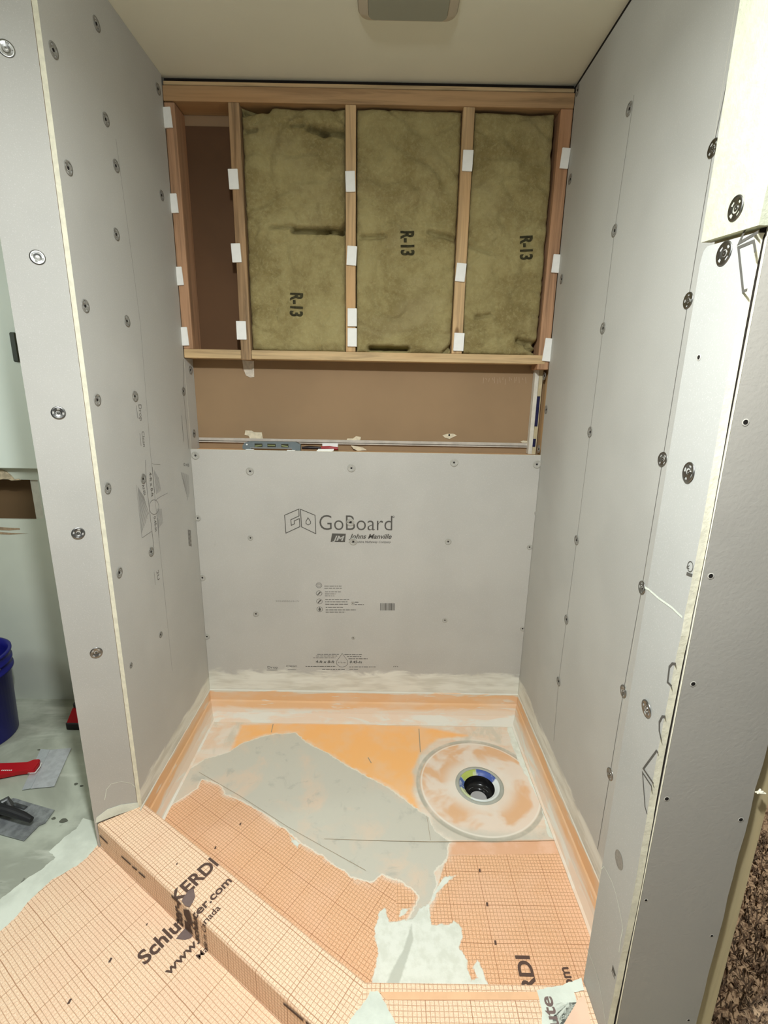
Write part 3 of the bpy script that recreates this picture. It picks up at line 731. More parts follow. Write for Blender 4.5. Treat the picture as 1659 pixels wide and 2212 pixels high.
batt('middle insulation batt with stencilled R-13 at mid height', sx(769, 240)+.003, sx(1001, 240)-.003, zs1+.001, bt-.002,
     [(cz(780, 512), cz(830, 510), .006, .014), (cz(930, 500), cz(985, 515), .007, .014), (cz(800, 752), cz(880, 754), .006, .05), (cz(960, 760), cz(985, 740), .006, .02)],
     13, [('R-13', (866, 500), (867, 553), .048)])
batt('right insulation batt with a dark gap at its right edge and torn lower corner', sx(1026, 240)+.003, sx(1208, 240)-.001, zs1+.001, bt-.006,
     [(cz(1208, 240), cz(1200, 330), .006, .05), (cz(1200, 330), cz(1197, 480), .006, .05), (cz(1190, 700), cz(1165, 745), .008, .05), (cz(1165, 745), cz(1120, 735), .008, .025), (cz(1140, 748), cz(1160, 760), .006, .03),
      (cz(1030, 685), cz(1060, 680), .005, .012), (cz(1010, 530), cz(1060, 545), .005, .01)], 27, [('R-13', (1123, 511), (1123, 563), .046)])

# ------------------------------------------------------------------ recess below the sill
bm = bmesh.new(); zl0 = at(790, 957, 1, REC).z; zl1 = at(790, 951, 1, REC).z
box(bm, (XL+.001, REC-.006, zl0), (XR-.03, REC-.0005, zl1), .001); box(bm, (XL+.001, REC-.010, zl0-.007), (XR-.03, REC-.0005, zl0-.002), .001)
o = bobj('trim_strip', bm, plain('white_trim_strip', (196, 188, 176), .6, vary=.15, scale=30)); tag(o, 'thin white metal strip running along the bottom of the brown recess', 'trim strip')
bm = bmesh.new(); box(bm, (XL+.001, .0, ZB-.045), (XR-.001, REC-.001, ZB-.006), .002); o = bobj('ledge_timber', bm, wood('pine_ledge', (206, 166, 124), 0)); tag(o, 'timber ledge behind the top edge of the large back board', 'timber')
# strips at the right end of the recess
xr = XR-.001
bm = bmesh.new(); box(bm, (XR-.032, REC-.030, ZB-.005), (XR-.016, REC-.001, zs0-.002), .001)
o = empty('corner_strip', (XR-.02, REC-.02, ZB-.005)); s = bobj('strip_body', bm, plain('white_corner_strip', (214, 210, 196), .6, vary=.1, scale=40), None); s.location = -o.location; s.parent = o
tag(o, 'white drywall edge strip with dark blue print at the right end of the recess', 'corner strip')
bm = bmesh.new(); box(bm, (XR-.0155, REC-.030, ZB-.005), (XR-.001, REC-.001, zs0-.002)); s = bobj('strip_side', bm, plain('cream_strip', (196, 184, 150), .8, vary=.15, scale=30)); s.location = -o.location; s.parent = o
def blue(v0, v1, xa, xb, mat):
    bm = bmesh.new(); za = at(1160, v0, 1, .058).z; zb_ = at(1160, v1, 1, .058).z; box(bm, (xa, REC-.0325, zb_), (xb, REC-.0302, za))
    s = bobj('blue_label', bm, mat); s.location = -o.location; s.parent = o; s['label'] = 'dark navy blue printed patch'
navy = plain('navy_print', (30, 30, 70), .6, vary=.4, scale=80)
blue(856, 921, XR-.0165, XR-.005, navy); blue(948, 965, XR-.017, XR-.006, navy)
# joint compound patches on brown paper
def patch(label, pts, y=REC-.0006, th=.002, col=(226, 214, 186), holep=None):
    bm = bmesh.new(); slab(bm, [at(u, v, 1, y) for u, v in pts], (0, -th, 0)); o = bobj('compound_patch', bm, plain('joint_compound', col, .9, vary=.18, scale=60, bmp=.4)); tag(o, label, 'patch')
    if holep:
        c = at(*holep, 1, y-th-.0006); bm = bmesh.new(); slab(bm, circ(c, (1, 0, 0), (0, 0, 1), .004, n=14), (0, -.0002, 0)); bobj('nail_hole', bm, M_hole, o)
P5 = lambda l: [(350+a/3.687, 600+c/3.687) for a, c in l]
P6 = lambda l: [(780+a/3.687, 600+c/3.687) for a, c in l]
patch('square torn cream patch on the brown panel above the spirit level', P5([(665, 1215), (715, 1218), (735, 1230), (795, 1232), (805, 1288), (765, 1290), (700, 1278), (690, 1258), (658, 1250)]))
patch('ragged cream patch on the brown panel right of the red knife', P5([(1475, 1280), (1520, 1280), (1545, 1262), (1585, 1268), (1580, 1290), (1540, 1300), (1470, 1298)]))
patch('diamond shaped cream patch with a nail hole on the brown panel', P6([(648, 1255), (685, 1243), (735, 1242), (762, 1256), (735, 1268), (705, 1283), (665, 1272)]), holep=(780+702/3.687, 600+1253/3.687))
patch('small cream dab at the lower right end of the brown panel', P6([(1268, 1305), (1290, 1296), (1330, 1300), (1338, 1308), (1310, 1315), (1280, 1312)]))
patch('lower ragged cream flap below the strip, right of the red knife', P5([(1505, 1335), (1540, 1340), (1600, 1352), (1630, 1372), (1560, 1378), (1525, 1362)]), y=REC-.012)
patch('rounded white drip hanging below the sill at the second stud', P5([(640, 655), (690, 650), (732, 655), (735, 790), (705, 795), (670, 778), (650, 730)]), col=(216, 206, 188))
bm = bmesh.new(); rs = random.Random(9)
for k in range(16):
    a = (1045+k*6+rs.uniform(-2, 2), 817+rs.uniform(-3, 2)); ribbon(bm, [at(a[0], a[1], 1, REC-.0008), at(a[0]+rs.uniform(-2, 3), a[1]+rs.uniform(4, 14), 1, REC-.0008)], .0016, NB)
o = bobj('chalk_mark', bm, plain('chalk_mark', (176, 152, 128), .9)); tag(o, 'faint white chalky scratches at the top right of the brown panel', 'chalk mark')

# ------------------------------------------------------------------ spirit level and knife on the ledge
zl = ZB
def LV(u, v): return at(500+u/6.381, 920+v/6.381, 1, .008)
o = empty('spirit_level', (at(585, 970, 1, .01).x, .012, zl))
a = LV(160, 330); b2 = LV(955, 335); x0 = a.x-o.location.x; x1 = b2.x-o.location.x; hh = .034
bm = bmesh.new()
# side profile of a torpedo level: tapered ends, with foot pads and a long notch in the base
prof = [(x0, .003), (x0+.012, 0), (x0+.033, 0), (x0+.036, .006), (x1-.036, .006), (x1-.033, 0), (x1, 0), (x1, hh*.70), (x1-.018, hh), (x0+.03, hh), (x0+.008, hh*.8), (x0, hh*.45)]
slab(bm, [(x, -.010, z) for x, z in prof], (0, .02, 0))
bobj('level_body', bm, plain('level_grey', (112, 122, 124), .5, .2, vary=.08, scale=60), o)
bm = bmesh.new(); box(bm, (x0+.03, -.0112, .0062), (x1-.034, -.0102, .011)); bobj('base_rail', bm, metal('level_rail', (190, 192, 190), .4), o)
for k, (u0, u1) in enumerate([(325, 432), (500, 615), (690, 790)]):
    p = LV(u0, 270).x-o.location.x; q = LV(u1, 270).x-o.location.x
    bm = bmesh.new(); box(bm, (p, -.0110, .0125), (q, -.0101, .0255), .0004); wn = bobj('vial_window', bm, plain('vial_dark', (58, 58, 46), .3), o)
    bm = bmesh.new(); tube(bm, [Vector((p+.002, -.0115, .019 if k != 0 else .015)), Vector((q-.002, -.0115, .019 if k != 2 else .015))], .0028, 8); bobj('vial', bm, plain('vial_fluid', (128, 134, 92), .15), wn)
bm = bmesh.new(); c = Vector((LV(218, 262).x-o.location.x, -.0108, .021)); slab(bm, circ(c, (1, 0, 0), (0, 0, 1), .0035, .003, 14), (0, .0006, 0)); bobj('hang_hole', bm, M_white, o)['label'] = 'small see-through hanging hole'
tag(o, 'grey torpedo spirit level standing on the ledge of the back wall', 'spirit level')
for lab, u, v, wv in [('flat white shim under the left end of the spirit level', 540, 973, 22), ('flat white shim under the right end of the spirit level', 629, 974, 20)]:
    c = at(u, v, 1, -.004); bm = bmesh.new(); box(bm, (-.016, -.006, -.0022), (.016, .006, -.0002)); q = bobj('white_shim', bm, M_white); q.location = (c.x, -.004, zl+.0028); tag(q, lab, 'shim')
o = empty('utility_knife', (at(690, 965, 1, .02).x, .025, zl+.001))
bm = bmesh.new(); X = lambda u: at(500+u/6.381, 970, 1, .02).x-o.location.x
tube(bm, [Vector((X(970), 0, .007)), Vector((X(1060), 0, .009)), Vector((X(1240), 0, .008))], [.006, .0075, .006], 10); bobj('blade_end', bm, plain('knife_black', (30, 20, 20), .5), o)['label'] = 'black front end'
bm = bmesh.new(); tube(bm, [Vector((X(1235), 0, .009)), Vector((X(1350), 0, .009)), Vector((X(1465), 0, .007))], [.0068, .008, .006], 10); bobj('grip', bm, plain('knife_red', (150, 24, 28), .45), o)['label'] = 'dark red grip'
tag(o, 'red and black utility knife lying on the ledge right of the level', 'knife')
def card(label, pts, y, th, col=(244, 244, 240)):
    bm = bmesh.new(); slab(bm, [at(500+u/6.381, 920+v/6.381, 1, y) for u, v in pts], (0, th, 0)); q = bobj('white_shim', bm, M_white); tag(q, label, 'shim')
card('white upright shim leaning behind the red knife', [(1252, 235), (1468, 238), (1466, 303), (1252, 298)], .034, .003)
card('white slanted shim in front of the red knife on the ledge edge', [(1165, 350), (1200, 318), (1412, 318), (1405, 345), (1345, 358)], -.004, .003, (228, 216, 196))

# ------------------------------------------------------------------ ceiling exhaust fan cover
fx0, fx1, fy1 = at(797, 40, 2, H-.02).x, at(965, 40, 2, H-.02).x, at(880, 44, 2, H-.02).y
o = empty('ceiling_fan_cover', ((fx0+fx1)/2, fy1-.12, H-.001)); wdx = (fx1-fx0)/2
def rrect(hx, hy, r, z, n=6):
    out = []
    for qx, qy, a0 in ((1, 1, 0), (-1, 1, 90), (-1, -1, 180), (1, -1, 270)):
        for k in range(n+1):
            t = math.radians(a0+90*k/n); out.append(Vector((qx*(hx-r)+r*math.cos(t), qy*(hy-r)+r*math.sin(t), z)))
    return out
bm = bmesh.new(); loops = [rrect(wdx+.03, .145, .03, 0), rrect(wdx+.026, .141, .03, -.008), rrect(wdx+.004, .122, .02, -.018), rrect(wdx+.001, .119, .018, -.018), rrect(wdx+.001, .119, .018, -.010)]
vl = [[bm.verts.new(p) for p in l] for l in loops]
for a, b2 in zip(vl, vl[1:]):
    for k in range(len(a)): bm.faces.new((a[k], a[(k+1) % len(a)], b2[(k+1) % len(a)], b2[k]))
bobj('frame', bm, plain('fan_frame', (192, 184, 166), .6), o, smooth=False)
bm = bmesh.new(); slab(bm, rrect(wdx, .118, .017, -.012), (0, 0, -.009)); bobj('lens', bm, plain('fan_lens', (150, 152, 138), .35), o)['label'] = 'grey frosted lens, unlit'
tag(o, 'grey square exhaust fan and light cover on the ceiling', 'fan cover')

# ------------------------------------------------------------------ shower pan (painted patterns traced as real stains)
def sdf_poly(P, poly):
    """signed distance, + inside"""
    poly = np.array(poly); n = len(poly); d = np.full(len(P), 1e9); ins = np.zeros(len(P), bool)
    for i in range(n):
        a = poly[i]; b2 = poly[(i+1) % n]; e = b2-a; w_ = P-a
        t = np.clip((w_@e)/max(e@e, 1e-12), 0, 1); q = w_-t[:, None]*e; d = np.minimum(d, (q**2).sum(1))
        c1 = (a[1] > P[:, 1]) != (b2[1] > P[:, 1])
        xx = a[0] + (P[:, 1]-a[1])/(b2[1]-a[1] if abs(b2[1]-a[1]) > 1e-12 else 1e-12)*(b2[0]-a[0]); ins ^= c1 & (P[:, 0] < xx)
    d = np.sqrt(d); return np.where(ins, d, -d)
WC = .128
DC = Vector((.420, -.402, 0)); DR = .092
def fl(pts, z=0.): return [tuple(at(u, v, 2, z))[:2] for u, v in pts]
G_main = fl([(574, 1589), (600, 1585), (638, 1583), (662, 1604), (707, 1628), (737, 1646), (765, 1662), (793, 1677), (836, 1699), (871, 1724), (905, 1749), (927, 1765), (935, 1790), (975, 1817),
             (968, 1821), (965, 1853), (937, 1884), (946, 1909), (939, 1925), (929, 1949), (920, 1970), (893, 2010), (872, 2000), (897, 1962), (905, 1935), (892, 1922), (870, 1905), (838, 1893), (825, 1888),
             (799, 1906), (767, 1898), (719, 1866), (679, 1837), (645, 1816), (616, 1791), (571, 1757), (523, 1730), (487, 1715), (475, 1694), (436, 1682), (424, 1703), (384, 1730),
             (345, 1755), (300, 1770), (316, 1742), (376, 1682), (442, 1640), (493, 1625), (529, 1604)])
W1 = fl([(831, 1962), (820, 1970), (809, 2007), (811, 2031), (817, 2049), (812, 2086), (798, 2150), (1066, 2155), (1052, 2118), (1031, 2068), (1021, 2092), (1034, 2113), (1018, 2118), (1005, 2065),
         (989, 2044), (999, 2023), (997, 2002), (994, 1996), (981, 1986), (972, 1998), (933, 1996), (929, 1986), (930, 1949), (912, 1958), (890, 1985), (865, 1990), (841, 1991)])
W2 = fl([(985, 1889), (972, 1890), (952, 1900), (936, 1928), (932, 1945), (950, 1922), (968, 1905)])
W3 = fl([(1090, 1545), (1112, 1545), (1130, 1600), (1165, 1650), (1196, 1720), (1215, 1790), (1232, 1815), (1252, 1878), (1240, 1882), (1218, 1850), (1205, 1815), (1185, 1805), (1170, 1740), (1140, 1680), (1118, 1640), (1100, 1590)])
W4 = fl([(875, 1975), (862, 1980), (868, 1962), (885, 1962)])
W5 = fl([(622, 1800), (635, 1812), (648, 1822), (643, 1833), (632, 1822)])
G2 = fl([(889, 1995), (893, 2030), (880, 2070), (856, 2145), (825, 2145), (850, 2090), (872, 2050)])
OR = fl([(522, 1566), (600, 1563), (700, 1564), (780, 1564), (905, 1568), (985, 1582), (1010, 1588), (950, 1595), (925, 1608), (905, 1630), (893, 1665), (893, 1710), (905, 1745), (925, 1800), (700, 1800), (500, 1640), (498, 1625), (508, 1600)])
MEM = fl([(250, 1780), (345, 1752), (424, 1700), (436, 1680), (487, 1700), (600, 1740), (760, 1840), (860, 1880), (905, 1935), (940, 1930), (966, 1846), (1215, 1838), (1246, 1880), (1283, 1920), (1275, 2000), (1300, 2250), (300, 2250), (150, 1900)])
PLAIN = fl([(966, 1815), (1212, 1812), (1222, 1842), (966, 1846)])
MIDG = fl([(930, 1765), (1000, 1790), (1060, 1795), (1150, 1800), (1205, 1775), (1235, 1817), (930, 1820)])
ST = .0042
xs = np.arange(XL+.002, XR-.001, ST); ysv = np.arange(-1.2, -.012, ST)
XX, YY = np.meshgrid(xs, ysv, indexing='ij'); P = np.stack([XX.ravel(), YY.ravel()], 1)
rr = np.hypot(P[:, 0]-DC.x, P[:, 1]-DC.y)
zz = np.zeros(len(P)) - .006*np.clip(1-rr/.6, 0, 1)
zz += -.002*np.exp(-((rr-.233)/.006)**2)
for k in range(len(P)): pass
nyv = len(ysv); idx = np.arange(len(P)).reshape(len(xs), nyv)
q = np.stack([idx[:-1, :-1].ravel(), idx[1:, :-1].ravel(), idx[1:, 1:].ravel(), idx[:-1, 1:].ravel()], 1)
cxy = P[q].mean(1)
outer = (cxy-np.array([PO.x, PO.y]))@np.array([n1v.x, n1v.y])
keep = (np.hypot(cxy[:, 0]-DC.x, cxy[:, 1]-DC.y) > DR-.006) & (outer > WC-.012) & (cxy[:, 1] > -1.13)
q = q[keep]
me = bpy.data.meshes.new('shower_pan'); me.from_pydata(np.column_stack([P, zz]).tolist(), [], q.tolist()); me.update()
for p in me.polygons: p.use_smooth = True
def attr(name, val):
    a = me.attributes.new(name, 'FLOAT', 'POINT'); a.data.foreach_set('value', np.asarray(val, dtype=np.float32))
g = np.maximum(sdf_poly(P, G_main), -1)
wh = np.maximum.reduce([sdf_poly(P, k) for k in (W1, W2, W3, W4, W5)])
g2 = sdf_poly(P, G2); orr = sdf_poly(P, OR); mem = sdf_poly(P, MEM); pln = sdf_poly(P, PLAIN); mid = sdf_poly(P, MIDG)
mem1side = (P[:, 0] < .09)
attr('grey', np.maximum(g, -.06)); attr('white', np.maximum(wh, -.06)); attr('grey2', np.maximum(g2, -.06)); attr('orange', np.maximum(orr, -.06)); attr('mem', np.maximum(mem, -.06))
attr('plainm', np.maximum(pln, -.06)); attr('mid', np.maximum(mid, -.06)); attr('rad', rr)
uvl = me.uv_layers.new(name='grid'); li = np.zeros(len(me.loops), dtype=np.int32); me.loops.foreach_get('vertex_index', li)
cent = P[q].mean(1); side = np.repeat(cent[:, 0] < .09, 4)
A = (P-np.array([PO.x, PO.y]))
u1 = A@np.array([d1.x, d1.y]); v1 = A@np.array([n1v.x, n1v.y]) + .21
u2 = P[:, 0]-.0; v2 = P[:, 1]+.0
UV = np.where(side[:, None], np.stack([u1[li], v1[li]], 1), np.stack([u2[li]-.353+.002*0, v2[li]+.7452], 1))
uvl.data.foreach_set('uv', UV.astype(np.float32).ravel())
m, nt, b = nodes('pan_surface'); co = objco(nt)
def A_(n): return N(nt, 'ShaderNodeAttribute', attribute_name=n).outputs['Fac']
nA = math_(nt, 'SUBTRACT', noise_(nt, co, 60, 5, .7), .5); nB = math_(nt, 'SUBTRACT', noise_(nt, co, 14, 4, .6), .5); nC = math_(nt, 'SUBTRACT', noise_(nt, co, 26, 4, .65), .5)
def mask(n, s, amp=.012, amp2=0.):
    h = math_(nt, 'ADD', A_(n), math_(nt, 'MULTIPLY', nA, amp))
    if not amp2 and n in ('grey', 'white'): h = math_(nt, 'ADD', h, math_(nt, 'MULTIPLY', nC, .022))
    if amp2: h = math_(nt, 'ADD', h, math_(nt, 'MULTIPLY', nB, amp2))
    return ramp(nt, h, -s, s), h
st1 = noise_(nt, objco(nt, (4, 16, 1)), 1.0, 5, .65, .8); st2 = noise_(nt, objco(nt, (14, 5, 1), (0, 0, .4)), 1.0, 4, .6, .8)
haze = mix(nt, ramp(nt, st1, .40, .62), srgb(226, 204, 180), srgb(226, 216, 200))
haze = mix(nt, math_(nt, 'MULTIPLY', ramp(nt, st2, .50, .68), .75), haze, srgb(204, 198, 180))
haze = mix(nt, math_(nt, 'MULTIPLY', ramp(nt, noise_(nt, co, 7, 3), .52, .66), .6), haze, srgb(226, 190, 156))
mo, _ = mask('orange', .012, .01, .02)
k = mix(nt, mo, haze, mix(nt, ramp(nt, noise_(nt, co, 6, 3), .4, .65), srgb(246, 186, 118), srgb(240, 192, 140)))
# drain apron: orange patches inside, grey groove ring
rad = A_('rad'); rin = ramp(nt, math_(nt, 'ADD', rad, math_(nt, 'MULTIPLY', nB, .01)), .232, .226)
apr = mix(nt, ramp(nt, noise_(nt, co, 7.5, 3, .55, .4), .44, .60), srgb(228, 212, 194), srgb(222, 178, 136))
apr = mix(nt, math_(nt, 'MULTIPLY', ramp(nt, rad, .16, .10), .8), apr, srgb(228, 220, 206))
k = mix(nt, math_(nt, 'MULTIPLY', rin, .95), k, apr)
mg, hg = mask('grey', .004, .012); md, _ = mask('mid', .02, .02, .03)
gcol = mix(nt, ramp(nt, noise_(nt, co, 5.5, 4, .6, .5), .48, .72), srgb(200, 197, 182), srgb(216, 198, 176))
gcol = mix(nt, math_(nt, 'MULTIPLY', ramp(nt, noise_(nt, co, 16, 4, .6, .5), .56, .72), .55), gcol, srgb(172, 172, 160))
k = mix(nt, math_(nt, 'MULTIPLY', md, .8), k, gcol)
mm, hm = mask('mem', .003, .004); kc, flz = membrane_color(nt)
mp, _ = mask('plainm', .003, .004)
k = mix(nt, mm, k, kc); k = mix(nt, mp, k, mix(nt, ramp(nt, nB, -.1, .15), srgb(224, 176, 140), srgb(232, 190, 160)))
ring = math_(nt, 'MULTIPLY', ramp(nt, rad, .223, .229), ramp(nt, rad, .245, .239))
k = mix(nt, math_(nt, 'MULTIPLY', ring, math_(nt, 'ADD', .45, math_(nt, 'MULTIPLY', ramp(nt, nB, -.15, .1), .5))), k, srgb(178, 174, 158))
rim = math_(nt, 'MULTIPLY', ramp(nt, rad, .217, .221), ramp(nt, rad, .226, .223)); k = mix(nt, math_(nt, 'MULTIPLY', rim, .7), k, srgb(232, 226, 212))
k = mix(nt, mg, k, gcol)
edge = math_(nt, 'MULTIPLY', ramp(nt, hg, -.005, -.001), ramp(nt, hg, .003, .0005))
soft = math_(nt, 'MULTIPLY', ramp(nt, hg, -.022, -.0), ramp(nt, noise_(nt, co, 10, 3), .42, .6)); k = mix(nt, math_(nt, 'MULTIPLY', soft, math_(nt, 'MULTIPLY', math_(nt, 'SUBTRACT', 1.0, mg), .6)), k, srgb(232, 220, 202))
k = mix(nt, math_(nt, 'MULTIPLY', edge, .75), k, srgb(230, 226, 210))
mw, hw = mask('white', .002, .010); k = mix(nt, mw, k, mix(nt, ramp(nt, noise_(nt, co, 30, 4), .4, .65), srgb(226, 230, 218), srgb(214, 218, 204)))
mg2, _ = mask('grey2', .003, .006); k = mix(nt, math_(nt, 'MULTIPLY', mg2, .85), k, srgb(188, 192, 178))
nt.links.new(k, b.inputs['Base Color']); hsum = math_(nt, 'ADD', math_(nt, 'MULTIPLY', mg, .6), math_(nt, 'ADD', math_(nt, 'MULTIPLY', mw, .8), math_(nt, 'MULTIPLY', flz, .25)))
bump(nt, b, hsum, .5, .0025); b.inputs['Roughness'].default_value = .75
pan = link('shower_pan', me, m)
tag(pan, 'orange shower pan floor smeared with grey and white thinset around the drain', 'shower pan')
# upstands round the pan
m, nt, b = nodes('upstand_band'); co = objco(nt); a1 = noise_(nt, objco(nt, (5, 5, 26)), 1.0, 4, .6, .7); a2 = noise_(nt, objco(nt, (9, 9, 60)), 1.0, 4)
sxu = N(nt, 'ShaderNodeSeparateXYZ'); nt.links.new(co, sxu.inputs[0]); zu = math_(nt, 'ADD', sxu.outputs[2], math_(nt, 'MULTIPLY', math_(nt, 'SUBTRACT', a1, .5), .05))
k = mix(nt, ramp(nt, noise_(nt, objco(nt, (3, 3, 9)), 1.0, 3), .45, .62), srgb(228, 184, 138), srgb(226, 196, 164))
lowc = mix(nt, ramp(nt, a1, .45, .6), srgb(228, 208, 186), srgb(224, 222, 210))
k = mix(nt, ramp(nt, zu, .058, .040), k, lowc); k = mix(nt, math_(nt, 'MULTIPLY', ramp(nt, a2, .60, .68), .7), k, srgb(222, 218, 206))
k = mix(nt, ramp(nt, zu, .116, .124), k, srgb(216, 214, 200))
nt.links.new(k, b.inputs['Base Color']); M_up = m; bump(nt, b, a2, .3, .001)
def upstand(p0, p1, inw, label):
    """profile swept from p0 to p1; inw = inward direction"""
    prof = [(0, .128), (.004, .124), (.006, .078), (.012, .072), (.028, .030), (.046, .004), (.060, .0008), (.060, -.004), (0, -.004)]
    bm = bmesh.new(); p0 = Vector(p0); p1 = Vector(p1); inw = Vector(inw); k = 40; rows = []; wk = 1.0 if abs(inw.y) > .5 else .55
    for i in range(k+1):
        c = p0.lerp(p1, i/k); rows.append([bm.verts.new(c+inw*(a*wk*(1+.05*noise.noise(c*9)))+Vector((0, 0, z))) for a, z in prof])
    for i in range(k):
        for j in range(len(prof)-1): bm.faces.new((rows[i][j], rows[i+1][j], rows[i+1][j+1], rows[i][j+1]))
    bm.faces.new(rows[0]); bm.faces.new(rows[-1][::-1])
    return bobj('upstand', bm, M_up, pan)
upstand((XL+.0005, YB-.0005, 0), (XR-.0005, YB-.0005, 0), (0, -1, 0), '')
upstand((XL+.0005, -.66, 0), (XL+.0005, YB-.001, 0), (1, 0, 0), '')
upstand((XR-.0005, YJ0+.004, 0), (XR-.0005, YB-.001, 0), (-1, 0, 0), '')
# seam joints and marks on pan
bm = bmesh.new()
for pts in [[(590, 1564), (586, 1582)], [(905, 1574), (908, 1625)], [(795, 1636), (802, 1648)]]:
    ribbon(bm, [at(u, v, 2, .0006) for u, v in pts], .0035, (0, 0, 1))
ribbon(bm, [at(u, v, 2, .0012) for u, v in [(700, 1812), (830, 1816), (930, 1818), (1080, 1817), (1222, 1815)]], .0016, (0, 0, 1))
ribbon(bm, [at(u, v, 2, .0012) for u, v in [(430, 1668), (520, 1720), (620, 1785), (700, 1830), (790, 1880)]], .0014, (0, 0, 1))
ribbon(bm, [at(u, v, 2, .0012) for u, v in [(922, 1762), (930, 1815)]], .0014, (0, 0, 1))
bobj('joint_line', bm, plain('joint_line', (164, 150, 126), .9), pan)
# drain
o = empty('floor_drain', DC)
bm = bmesh.new(); lathe(bm, [(DR, -.006), (DR-.001, -.0025), (.080, -.002), (.077, -.006)], n=64)
bobj('flange', bm, plain('drain_flange', (172, 174, 162), .6, vary=.12, scale=20), o, True)['label'] = 'grey thinset covered flange ring'
m, nt, b = nodes('drain_ring'); co = objco(nt); sxn = N(nt, 'ShaderNodeSeparateXYZ'); nt.links.new(co, sxn.inputs[0])
an = math_(nt, 'ARCTAN2', sxn.outputs[1], sxn.outputs[0])
wv = ramp(nt, math_(nt, 'SINE', math_(nt, 'ADD', math_(nt, 'MULTIPLY', an, 1.0), -.35)), -.1, .1)
k = mix(nt, 0.0, srgb(220, 226, 222), srgb(220, 226, 222))
def sector(lo, hi, col, k):
    f = math_(nt, 'MULTIPLY', ramp(nt, an, lo-.06, lo+.06), ramp(nt, an, hi+.06, hi-.06)); return mix(nt, f, k, srgb(*col))
k = sector(.4, 1.6, (70, 92, 160), k); k = sector(1.6, 2.65, (176, 190, 96), k); k = sector(2.65, 3.14, (72, 100, 160), k); k = sector(-3.14, -2.95, (72, 100, 160), k); k = sector(-2.95, -2.2, (196, 204, 160), k)
k = mix(nt, math_(nt, 'MULTIPLY', ramp(nt, noise_(nt, co, 30, 3), .5, .62), .45), k, srgb(214, 216, 208))
nt.links.new(k, b.inputs['Base Color']); b.inputs['Roughness'].default_value = .4
bm = bmesh.new(); lathe(bm, [(.077, -.006), (.076, -.001), (.072, -.001), (.064, -.010), (.058, -.014)], n=64)
bobj('collar', bm, m, o, True)['label'] = 'white ring with blue and green marks'
bm = bmesh.new(); lathe(bm, [(.058, -.014), (.057, -.046), (.050, -.050), (.042, -.056), (.034, -.058), (.031, -.10)], n=64)
bobj('body', bm, plain('drain_black', (24, 24, 24), .22), o, True)['label'] = 'glossy black plastic throat'
bm = bmesh.new()
for a0 in (.4, 1.9, 3.4, 5.0):
    ribbon(bm, [Vector((.043*math.cos(a0+t), .043*math.sin(a0+t), -.0535)) for t in [0, .15, .3, .45, .6]], .0025, (0, 0, 1))
bobj('ridge', bm, plain('drain_ridge', (92, 92, 90), .4), o)
bm = bmesh.new(); lathe(bm, [(0, -.062), (.031, -.062)], n=40); bobj('test_plug', bm, plain('plug_grey', (176, 174, 172), .7), o)['label'] = 'flat grey disc closing the pipe'
tag(o, 'round floor drain with black throat and coloured ring in the shower pan', 'drain')

# ------------------------------------------------------------------ curbs
def uvplane(me, fn):
    uvl = me.uv_layers.get('grid') or me.uv_layers.new(name='grid')
    for p in me.polygons:
        for l in p.loop_indices:
            uvl.data[l].uv = fn(me.vertices[me.loops[l].vertex_index].co, p)
WC = .128; HO = ZC-ZF
# leg 1: unrolled v coordinate: 0 at outer foot, HO at outer top edge, HO+WC inner edge
def prof1():
    r = .006; out = [(0., 0., 0.), (0, HO-r, HO-r)]
    for k in range(1, 5):
        t = math.pi/2*k/4; out.append((r-r*math.cos(t), HO-r+r*math.sin(t), HO-r+r*1.57*k/4))
    out.append((WC-r, HO, out[-1][2]+WC-2*r)); v0 = out[-1][2]
    for k in range(1, 5):
        t = math.pi/2*k/4; out.append((WC-r+r*math.sin(t), HO-r+r*math.cos(t), v0+r*1.57*k/4))
    out.append((WC, -ZF-.002, out[-1][2]+ZC)); return out
PR1 = prof1()
def on1(u, v):
    """point on the draped sheet (u along curb, v unrolled across)"""
    if v <= 0: return Vector((PO.x, PO.y, ZF+.0012)) + d1*u + n1v*v
    for (a, z, vv), (a2, z2, vv2) in zip(PR1, PR1[1:]):
        if v <= vv2 or (a2, z2) == PR1[-1][:2]:
            t = (v-vv)/(vv2-vv); A = a+(a2-a)*t; Zz = z+(z2-z)*t; return Vector((PO.x, PO.y, ZF+.0)) + d1*u + n1v*A + Vector((0, 0, Zz))
u_start = -.045; u_end_o = (-1.245-PO.y)/d1.y
bm = bmesh.new(); rows = []; uvd = {}
nn = 60
for i in range(nn+1):
    row = []
    for (a, z, vv) in PR1:
        # mitre against leg 2 : far end follows bisector
        oend = (u_end_o*(1-a/WC) + (a/WC)*((-1.117-(PO.y+n1v.y*WC))/d1.y))
        st_ = (EA-PO-n1v*a).dot(EN)/d1.dot(EN) + .0016
        if a < .01: st_ = max(st_, 0)
        u = st_+(oend-st_)*i/nn; wob = .0009*noise.noise(Vector((u*12, vv*30, 0)))
        p = Vector((PO.x, PO.y, ZF)) + d1*u + n1v*(a-wob*(0 if a in (0, WC) else 0)) + Vector((0, 0, z+wob))
        v = bm.verts.new(p); uvd[len(uvd)] = (u, vv); row.append(v)
    rows.append(row)
for i in range(nn):
    for j in range(len(PR1)-1): bm.faces.new((rows[i][j], rows[i+1][j], rows[i+1][j+1], rows[i][j+1]))
bm.faces.new(rows[0]); bm.faces.new(rows[-1][::-1])
bm.verts.index_update()
bmesh.ops.recalc_face_normals(bm, faces=bm.faces)
me = bpy.data.meshes.new('shower_curb'); bm.to_mesh(me); bm.free()
uvl = me.uv_layers.new(name='grid')
for l in me.loops: uvl.data[l.index].uv = uvd[l.vertex_index]
